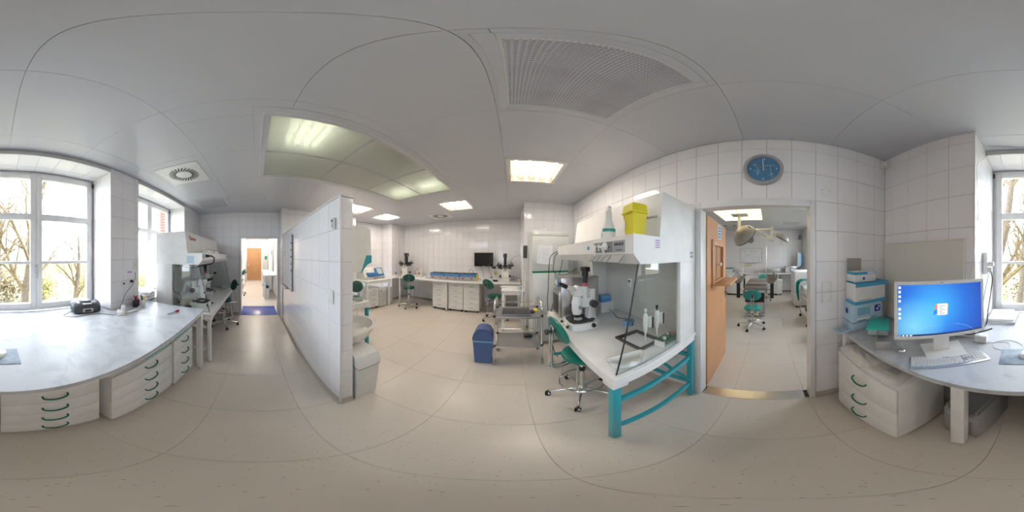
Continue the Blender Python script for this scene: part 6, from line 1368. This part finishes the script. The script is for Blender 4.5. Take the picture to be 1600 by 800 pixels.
# ------------------------------------------------------------------ outside
GZ = -5.0
o = obj('ground', MB().box(-60, -90, GZ-.3, 60, -2.2, GZ), 'grass', smooth=False); struct(o)
hb = MB(); hb.prism([(-70, GZ), (70, GZ), (70, GZ+3.2), (40, GZ+4.2), (10, GZ+3.8), (-20, GZ+5.0), (-50, GZ+4.2), (-70, GZ+4.5)], -62, -60, 'y'); struct(obj('distant_hill', hb, 'grass', smooth=False))
o = struct(obj('exterior_wall', MB().box(-12, -4.0, GZ, -6.0, -2.0, 9).box(-4.6, -2.05, GZ, 7.3, -1.96, .80), 'brick', smooth=False))
def tree(label, x, y, h, seed, spread=1.0, lean=0, group='bare trees outside the large window', fol=0):
    rnd = random.Random(seed); T = MB(); B = MB(); F = MB(); cnt = [0]
    t = thing('bare_tree', label, 'tree', (x, y, GZ), 0, group)
    def grow(p, d, r, L, lev):
        n = 6 if lev == 0 else 4; pts = [p]; rs = [r]; q = p.copy(); dd = d.copy()
        for i in range(n):
            dd = (dd+Vector((rnd.uniform(-.20, .20), rnd.uniform(-.20, .20), rnd.uniform(-.08, .14)))).normalized(); q = q+dd*L/n; pts.append(q.copy()); rs.append(max(r*(1-.75*(i+1)/n), .005))
        (T if lev < 1 else B).tube(pts, rs, 8 if lev < 1 else (5 if lev < 3 else 3))
        if lev >= 4: return
        for i in range(1 if lev else 2, n+1):
            for _ in range((2, 2, 1, 1)[lev]):
                if lev > 1 and rnd.random() < .22: continue
                a = rnd.uniform(0, 2*PI); s_ = rnd.uniform(.6, 1.15)*spread
                nd = (dd+Vector((math.cos(a)*s_, math.sin(a)*s_*.6, rnd.uniform(-.1, .5)))).normalized()
                grow(pts[i], nd, max(rs[i]*.60, .009), L*rnd.uniform(.42, .62)*(1-.35*i/n if lev == 0 else 1), lev+1)
    grow(Vector((0, 0, 0)), Vector((lean, 0, 1)).normalized(), h*.026, h*.85, 0)
    obj('trunk', T, 'bark', t); b_ = obj('branches', B, 'twig', t); 
    return t
tree('thick bare tree outside the right half of the large window', 2.1, -10.0, 15, 3, 1.0, .05)
tree('bare tree with yellowish twigs outside the middle of the large window', -1.6, -11.0, 14.5, 11, .95, .0)
tree('slender bare tree outside the left part of the large window', -6.2, -12.5, 9.5, 5, 1.1, -.05)
tree('bare tree seen left of the window handle behind the others', .7, -16, 15, 21, .9, .0)
def bush(label, x, y, r, seed, m='leafy'):
    rnd = random.Random(seed); mb = MB()
    for k in range(1500):
        a, b, c_ = rnd.gauss(0, .5), rnd.gauss(0, .5), rnd.gauss(0, .45); p_ = Vector((a*r, b*r, abs(r*.9+c_*r))); s_ = rnd.uniform(.05, .12)*r*.55
        n_ = Vector((rnd.gauss(0, 1), rnd.gauss(0, 1), rnd.gauss(0, 1))).normalized(); u = n_.orthogonal()*s_; v = n_.cross(u)
        mb.bm.faces.new([mb.bm.verts.new(p_+e) for e in (u, v, -u, -v)])
    t = thing('spring_bush', label, 'bush', (x, y, GZ), 0, 'bushes below the large window'); f = obj('foliage', mb, m, t, smooth=False); f['kind'] = 'stuff'
bush('yellow green bush at the left end of the large window view', -12, -19, 2.3, 1); bush('yellowish bush behind the slender bare tree', -6.2, -24, 2.4, 2); bush('brownish bush below the middle bare tree', -.8, -23, 2.4, 3, 'twig')
bush('yellow bush beside the thick bare tree', 4.6, -20, 2.6, 4); bush('pale bush seen below the second window', -18, -16, 2.3, 6)
